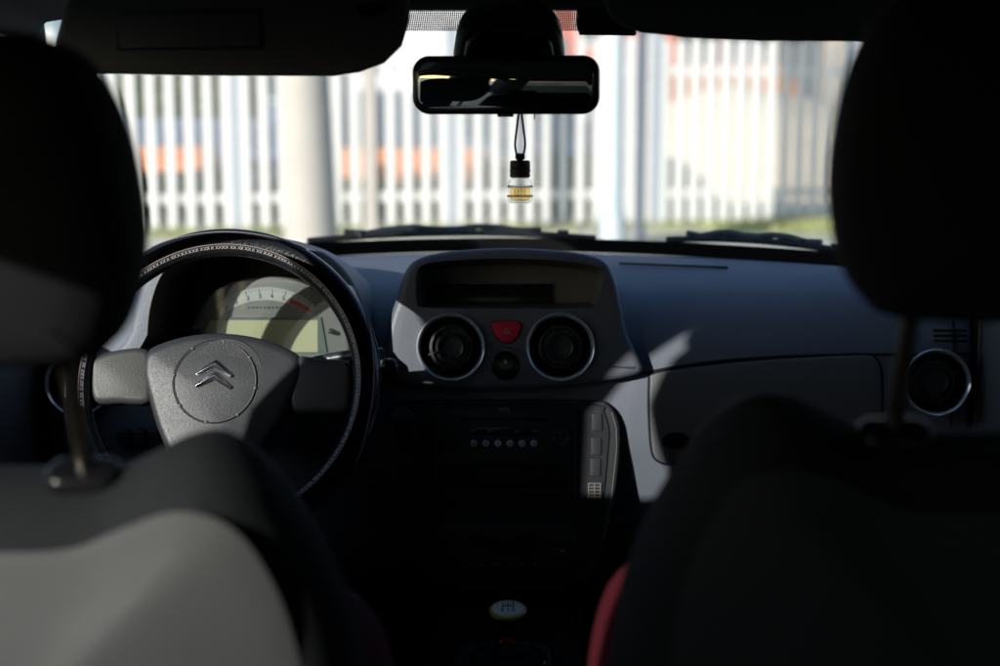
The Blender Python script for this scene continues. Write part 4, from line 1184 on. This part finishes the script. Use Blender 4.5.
build_fence(0, 11.85, 'long white picket fence stretching behind the steering wheel and mirror')
build_fence(11.87, 14.3, 'white picket fence section receding behind the lamp post to the corner', name='picket_fence')
# corner run going away
c0 = fpos(14.4)
r = empty('picket_fence', c0, R(62)); tag(r, 'short bluish fence run turning away at the far right corner', 'fence')
bm = bmesh.new()
for k in range(60):
    add_box(bm, (.2+k*.196, 0, 1.1), (.11, .04, 2.1))
finish('picket_panel', bm, M['picket'], r, bevel=.004)
bm = bmesh.new()
for z in (.38, 1.78): add_box(bm, (6, .055, z), (12, .06, .09))
finish('rail', bm, M['picket'], r, bevel=.006)
bm = bmesh.new(); add_box(bm, (0, 0, 1.2), (.18, .18, 2.4)); finish('post', bm, M['post'], r, bevel=.012)

# concrete pole in front of the fence
pb = at(300, 250, 10.6); pb.z = 0
pole = empty('concrete_pole', (pb.x, pb.y, 0)); tag(pole, 'thick tapered beige concrete pole standing in front of the fence left of the mirror', 'pole')
bm = bmesh.new(); add_tube(bm, [Vector((.10-.15*k/12*1.0, 0, 7.5*k/12)) for k in range(13)], [.215-.085*(k/12)**.7 for k in range(13)], 24)
finish('shaft', bm, M['pole'], pole, smooth=60)
bm = bmesh.new(); add_box(bm, (-.05, 0, 7.3), (1.5, .1, .12))
for k in (-.6, -.2, .2, .6): add_box(bm, (k-.05, 0, 7.42), (.06, .06, .14))
finish('crossarm', bm, M['post'], pole, bevel=.01)
# lamp post
lb = at(613, 249, 13.0)
lp_ = empty('lamp_post', (lb.x, 13.2, 0)); tag(lp_, 'tall pale blue painted steel lamp post right of the mirror', 'lamp post')
bm = bmesh.new(); add_tube(bm, [Vector((0, 0, 6.0*k/10)) for k in range(11)], [.112-.022*k/10 for k in range(11)], 24)
finish('shaft', bm, M['lamp'], lp_, smooth=60)
bm = bmesh.new(); add_tube(bm, [(0, 0, 0.0), (0, 0, .35), (0, 0, .36)], [.135, .13, .112], 24); finish('base_sleeve', bm, M['lamp'], lp_)
bm = bmesh.new(); add_tube(bm, [(0, 0, 5.95), (0, -.2, 6.3), (0, -.7, 6.5), (0, -1.2, 6.52)], .045, 12); finish('arm', bm, M['lamp'], lp_)
bm = bmesh.new(); add_box(bm, (0, -1.45, 6.5), (.22, .6, .12)); finish('lamp_head', bm, M['lamp'], lp_, bevel=.04)
# slim utility post in the fence line near the pole
sp = at(372, 245, 13.6)
o_ = empty('slim_post', (sp.x, sp.y, 0)); tag(o_, 'slim grey post just right of the thick concrete pole', 'post')
box('shaft', (0, 0, 1.5), (.13, .13, 3.0), M['pole'], o_, bevel=.012); box('cap', (0, 0, 3.03), (.17, .17, .06), M['post'], o_, bevel=.012)
sp = at(639, 245, 14.3)
o_ = empty('slim_post', (sp.x, sp.y, 0)); tag(o_, 'slim blue grey post right beside the lamp post', 'post')
box('shaft', (0, 0, 1.9), (.10, .10, 3.8), M['slim'], o_, bevel=.012); box('cap', (0, 0, 3.83), (.19, .19, .06), M['post'], o_, bevel=.012)

# buildings
def building(name, label, px0, px1, Y, h, m, rows, cols, depth=8, winm='winglass', wz=(1.0, 1.5), ww=1.0, cat='building', roof=None, stripes=()):
    a = at(px0, 122, Y); c_ = at(px1, 122, Y); w = c_.x-a.x
    r = empty(name, ((a.x+c_.x)/2, Y, 0)); tag(r, label, cat)
    wall = box('wall', (0, depth/2, h/2), (w, depth, h), m, r, bevel=.05)
    fh = h/rows
    for i in range(rows):
        for j in range(cols):
            x = -w/2+w*(j+.5)/cols; z = fh*i+fh*.55
            f = box('window', (x, -.03, z), (ww+.16, .10, wz[1]+.16), M['frame'], r, bevel=.01)
            bm = bmesh.new(); add_box(bm, (x-ww/4-.01, -.085, z), (ww/2-.03, .02, wz[1])); add_box(bm, (x+ww/4+.01, -.085, z), (ww/2-.03, .02, wz[1]))
            finish('pane', bm, M[winm], f, bevel=0.004)
    if roof:
        bm = bmesh.new()
        rings(bm, [[Vector((s_*(w/2+.4), y, z)) for y, z in ((-.5, h), (depth+.5, h), (depth/2, h+roof))] for s_ in (-1, 1)])
        finish('roof', bm, M['tile'], r, smooth=0)
    else:
        box('parapet', (0, depth/2, h+.1), (w+.3, depth+.3, .22), M['frame'], r, bevel=.03)
    for (x0, x1) in stripes:
        box('coloured_bay', (x0+x1-w/2-x0+(x0-x1)/2, -.08, h/2), (x1-x0, .12, h-.1), M['redwall'], r, bevel=.02)
    return r
building('brick_house', 'red brick house with white framed windows seen behind the lamp post', 556, 676, 33, 6.6, M['brick'], 3, 2, depth=6, ww=.34, wz=(1, .8))
building('apartment_house', 'white rendered house with a rose coloured bay behind the fence', 668, 775, 38, 7.5, M['whitewall'], 3, 4, depth=6, ww=.45, wz=(1, 1.4), stripes=((1.15, 1.55),))
building('pale_house', 'pale blue grey house at the far right behind the fence', 776, 842, 40, 8.0, M['palewall'], 3, 2, depth=6, ww=.5)
building('tan_house', 'tan rendered house beside the passenger headrest', 843, 960, 36, 8.0, M['tanwall'], 3, 4, depth=6, ww=.6)
sh = building('tiled_shed', 'low shed with an orange tiled roof in front of the white house', 628, 782, 29, 1.50, M['tanwall'], 1, 3, depth=4, ww=.4, wz=(.5, .5), roof=.95)
# sand heap
bm = bmesh.new(); n = 48; vs = []
for j in range(n+1):
    row = []
    for i in range(n+1):
        u, v_ = -1+2*i/n, -1+2*j/n
        h = max(0, 1-abs(u)**1.8-abs(v_)**1.8)
        z = 1.75*h**.8+0.22*mnoise.noise(Vector((u*3, v_*3, 1)))*h+.08*mnoise.noise(Vector((u*11, v_*11, 4)))*h
        row.append(bm.verts.new((u*3.6, v_*2.2, z-.02)))
    vs.append(row)
for j in range(n):
    for i in range(n): bm.faces.new((vs[j][i], vs[j][i+1], vs[j+1][i+1], vs[j+1][i]))
o = finish('sand_heap', bm, M['sand']); o.location = (at(755, 200, 23).x, 23.5, 0)
tag(o, 'large heap of pale sand piled behind the fence on the right', 'sand heap')

# containers, skip, barrier
def container(name, label, c_, s_, m, cat):
    r = empty(name, (c_[0], c_[1], c_[2])); tag(r, label, cat)
    bm = bmesh.new(); add_box(bm, (0, 0, s_[2]/2), s_)
    n_ = int(s_[0]/.28)
    for k in range(n_): add_box(bm, (-s_[0]/2+.14+k*.28, -s_[1]/2-.02, s_[2]/2), (.13, .05, s_[2]-.3))
    finish('shell', bm, m, r, bevel=.01)
    bm = bmesh.new()
    for sx in (-1, 1):
        add_box(bm, (sx*s_[0]/2, -s_[1]/2-.02, s_[2]/2), (.12, .12, s_[2]+.02))
    for z in (.06, s_[2]-.06): add_box(bm, (0, -s_[1]/2-.03, z), (s_[0]-.13, .11, .12))
    finish('corner_frame', bm, m, r, bevel=.01)
    return r
a = at(135, 150, 22); c_ = at(282, 150, 22)
container('blue_container', 'blue steel container behind the left part of the fence', ((a.x+c_.x)/2, 23, 0.62), (c_.x-a.x, 2.2, .62), M['blue'], 'container')
container('navy_container', 'dark navy container under the blue one behind the fence', ((a.x+c_.x)/2+.3, 23.2, 0.0), (c_.x-a.x-.5, 2.0, .60), M['navy'], 'container')
a = at(140, 150, 19); c_ = at(203, 150, 19)
container('orange_skip', 'orange waste skip behind the fence at the far left', ((a.x+c_.x)/2, 19.3, .34), (c_.x-a.x, 1.2, .52), M['orange'], 'skip')
a = at(296, 150, 18.6); c_ = at(484, 150, 18.6)
r = empty('orange_barrier', ((a.x+c_.x)/2, 18.8, 0)); tag(r, 'long low orange steel barrier behind the middle of the fence', 'barrier')
box('board', (0, 0, .60), (c_.x-a.x, .08, .50), M['orange'], r, bevel=.01)
for k in range(5): box('leg', (-(c_.x-a.x)/2+.1+k*((c_.x-a.x)-.2)/4, .08, .30), (.07, .07, .6), M['post'], r, bevel=.006)

# parked car behind the fence
def parked_car(x, y, rz):
    r = empty('parked_car', (x, y, 0), rz); tag(r, 'silver blue car parked nose towards us behind the fence by the lamp post', 'car')
    # loft along length, nose at -y
    st = [(-2.05, .30, .62, .70), (-1.95, .24, .74, .80), (-1.2, .20, .92, .84), (-.75, .20, .98, .85), (1.5, .20, 1.02, .85), (1.95, .26, .98, .82), (2.05, .34, .85, .76)]
    bm = bmesh.new(); lo = []
    for yy, z0, z1, hw in st:
        lo.append([Vector((hw*math.copysign(abs(math.cos(t))**.45, math.cos(t)), yy, (z0+z1)/2+(z1-z0)/2*math.copysign(abs(math.sin(t))**.5, math.sin(t)))) for t in [2*PI*k/24 for k in range(24)]])
    rings(bm, lo); body_ = finish('body', bm, M['silver'], r, subsurf=1)
    bm = bmesh.new(); lo = []
    for yy, z1, hw in ((-.85, .95, .70), (-.35, 1.36, .62), (.2, 1.45, .60), (1.0, 1.42, .59), (1.65, .98, .66)):
        lo.append([Vector((u*hw*(1.14 if zz == 0 else 1), yy, (.9 if zz == 0 else z1))) for u, zz in ((-1, 0), (1, 0), (1, 1), (.8, 1), (-.8, 1), (-1, 1))])
    rings(bm, lo); finish('cabin', bm, M['winglass'], r, bevel=.03, seg=3)
    bm = bmesh.new(); add_box(bm, (0, .4, 1.455), (1.1, 1.2, .03)); finish('roof', bm, M['silver'], r, bevel=.012)
    for sx in (-1, 1):
        lathe('headlight', [(.11, -.02), (.10, .03), (.06, .05), (.01, .055)], Matrix.Translation((sx*.60, -1.985, .66)) @ frame((0, 0, 0), R(15)) @ Matrix.Diagonal((1.3, .7, 1, 1)), M['lampglass'], r, n=24, cap1=True)
        for yy in (-1.3, 1.25):
            w_ = lathe('wheel', [(.20, -.09), (.30, -.08), (.315, -.04), (.315, .06), (.30, .09), (.21, .095)], Matrix.Translation((sx*.77, yy, .315)) @ Matrix.Rotation(sx*PI/2, 4, 'Y'), M['rubber'], r, n=32)
            lathe('rim', [(.205, .07), (.18, .05), (.06, .07), (.01, .075)], Matrix.Translation((sx*.77, yy, .315)) @ Matrix.Rotation(sx*PI/2, 4, 'Y'), M['chrome'], w_, n=32, cap1=True)
    box('grille', (0, -2.03, .60), (.7, .04, .12), M['black'], r, bevel=.01)
    box('number_plate', (0, -2.065, .44), (.52, .02, .11), M['frame'], r, bevel=.004)
    return r
parked_car(at(570, 200, 18.8).x-.55, 19.6, R(22))

# vegetation
def leaf_cloud(bm, centres, n, size):
    for _ in range(n):
        c_, rad = random.choice(centres)
        d = Vector((random.gauss(0, 1), random.gauss(0, 1), random.gauss(0, 1))).normalized()*random.random()**.45
        p = Vector(c_)+Vector((d.x*rad[0], d.y*rad[1], d.z*rad[2]))
        if p.z < 0.03: p.z = 0.03+random.random()*.1
        s_ = size*random.uniform(.6, 1.4)
        u = Vector((random.gauss(0, 1), random.gauss(0, 1), random.gauss(0, 1))).normalized()
        w_ = u.orthogonal().normalized()*s_*.5; u *= s_
        bm.faces.new([bm.verts.new(p-u), bm.verts.new(p+w_), bm.verts.new(p+u), bm.verts.new(p-w_)])
def bush(px0, px1, Y, h, label, m='leaf', n=2500, name='hedge', cat='hedge', group=None):
    a = at(px0, 122, Y); c_ = at(px1, 122, Y); w = c_.x-a.x
    r = empty(name, ((a.x+c_.x)/2, Y, 0)); tag(r, label, cat, group)
    k = max(3, int(w/.5)); cs = []
    for i in range(k*3):
        x = -w/2+w*random.random(); hh = h*random.uniform(.75, 1.05)
        cs.append(((x, random.uniform(-.2, .2), hh*.5), (.40, .38, hh*.52)))
    bm = bmesh.new(); leaf_cloud(bm, cs, n, .065); finish('foliage', bm, M[m], r, smooth=0)
    bm = bmesh.new()
    for i in range(k*2):
        x = -w/2+w*(i+.5)/(k*2); add_tube(bm, [(x, 0, 0), (x+random.uniform(-.1, .1), 0, h*.7)], [.03, .012], 6)
    finish('stems', bm, M['bark'], r)
    return r
bush(140, 300, 17.2, .62, 'low dark green hedge behind the fence at the left', n=5000)
bush(300, 470, 17.6, .50, 'low green hedge below the orange barrier', m='leaf2', n=5000)
bush(484, 602, 17.6, .93, 'taller dark green hedge behind the hanging bottle', n=6500)
def tree(px, Y, h, rad, label, m='leaf', n=6000):
    p = at(px, 122, Y); r = empty('tree', (p.x, Y, 0)); tag(r, label, 'tree', 'trees behind the fence')
    bm = bmesh.new(); add_tube(bm, [(0, 0, 0), (.05, 0, h*.3), (0, .05, h*.6), (.03, 0, h*.9)], [.16, .12, .07, .02], 10)
    for i in range(9):
        a_ = i*2.4; z0 = h*(.25+.06*i)
        add_tube(bm, [(0, 0, z0), (math.cos(a_)*rad*.6, math.sin(a_)*rad*.6, z0+h*.12)], [.05, .015], 6)
    finish('trunk', bm, M['bark'], r)
    cs = []
    for i in range(22):
        a_ = random.random()*6.28; t = random.uniform(.25, 1); rr = rad*(1.1-t*.75)*random.uniform(.5, 1)
        cs.append(((math.cos(a_)*rr, math.sin(a_)*rr, h*t), (rad*.38, rad*.38, rad*.34)))
    bm = bmesh.new(); leaf_cloud(bm, cs, n, .11); finish('crown', bm, M[m], r, smooth=0)
tree(162, 27, 3.6, 1.0, 'light green tree rising over the blue container at its left end', m='leaf2')
tree(196, 27, 4.2, 1.1, 'yellow green tree over the middle of the blue container', m='leaf2')
tree(222, 29, 5.0, 1.0, 'dark green slender tree behind the blue container')
building('white_backdrop_hall', 'long plain white hall added as a bright backdrop far behind the fence', 322, 566, 60, 8.5, M['whitewall'], 1, 2, depth=10, ww=1.0, wz=(1, .8))  # invented sunlit wall, gives the blown-out white of the sky
# factory shed far left
building('blue_warehouse', 'long blue grey warehouse far behind the fence on the left', 60, 325, 46, 4.6, M['blue'], 1, 9, depth=8, ww=1.0, wz=(1, 1.2), winm='winglass')
# grass
bm = bmesh.new()
def blades(x0, x1, y0, y1, n, h):
    for _ in range(n):
        x = random.uniform(x0, x1); y = random.uniform(y0, y1)
        a_ = random.random()*PI; hh = h*random.uniform(.4, 1.2); w_ = .012
        d = Vector((math.cos(a_)*w_, math.sin(a_)*w_, 0)); ln = Vector((random.uniform(-.05, .05), random.uniform(-.05, .05), hh))
        p = Vector((x, y, -.01)); bm.faces.new([bm.verts.new(p-d), bm.verts.new(p+d), bm.verts.new(p+ln)])
for k in range(160):
    t = random.uniform(0, 14.3); c_ = fpos(t); o2 = random.gauss(0, .16)
    blades(c_.x-.25, c_.x+.25, c_.y-.2+o2, c_.y+.2+o2, 30, .11)
for k in range(130):
    t = random.uniform(12.6, 16.0); c_ = fpos(t)+Vector((random.uniform(-.2, .9), random.uniform(-1.1, -.1), 0))
    blades(c_.x-.25, c_.x+.25, c_.y-.2, c_.y+.2, 60, .13)
o = finish('grass', bm, M['grass'], smooth=0); tag(o, 'tufts of yellow green grass along the foot of the fence', kind='stuff')

# ================================================================== LIGHT
SUN_EL, SUN_AZ = 16.5, 220.0      # azimuth clockwise from +Y
el, az = R(SUN_EL), R(SUN_AZ)
sdir = Vector((math.sin(az)*math.cos(el), math.cos(az)*math.cos(el), math.sin(el)))   # towards the sun
sd = bpy.data.lights.new('sun', 'SUN'); sd.energy = 5.0; sd.angle = R(0.55); sd.color = (1.0, 0.97, 0.92)
so = bpy.data.objects.new('sun', sd); COL.objects.link(so)
so.rotation_euler = (-sdir).to_track_quat('-Z', 'Y').to_euler()
so.location = (0, 0, 10)
w = bpy.data.worlds.new('World'); sc.world = w; w.use_nodes = True
nt = w.node_tree; N = nt.nodes; L = nt.links
sky = N.new('ShaderNodeTexSky'); sky.sky_type = 'NISHITA'; sky.sun_disc = False
sky.sun_elevation = el; sky.sun_rotation = az; sky.air_density = 1.0; sky.dust_density = 0.8; sky.ozone_density = 3.0
N['Background'].inputs['Strength'].default_value = 0.15
L.new(sky.outputs[0], N['Background'].inputs['Color'])
sc.view_settings.view_transform = 'Standard'; sc.view_settings.look = 'None'; sc.view_settings.exposure = 0
sc.cycles.max_bounces = 10; sc.cycles.transparent_max_bounces = 16; sc.cycles.diffuse_bounces = 4; sc.cycles.glossy_bounces = 6
sc.cycles.use_denoising = True
sc.cycles.caustics_reflective = False; sc.cycles.caustics_refractive = False
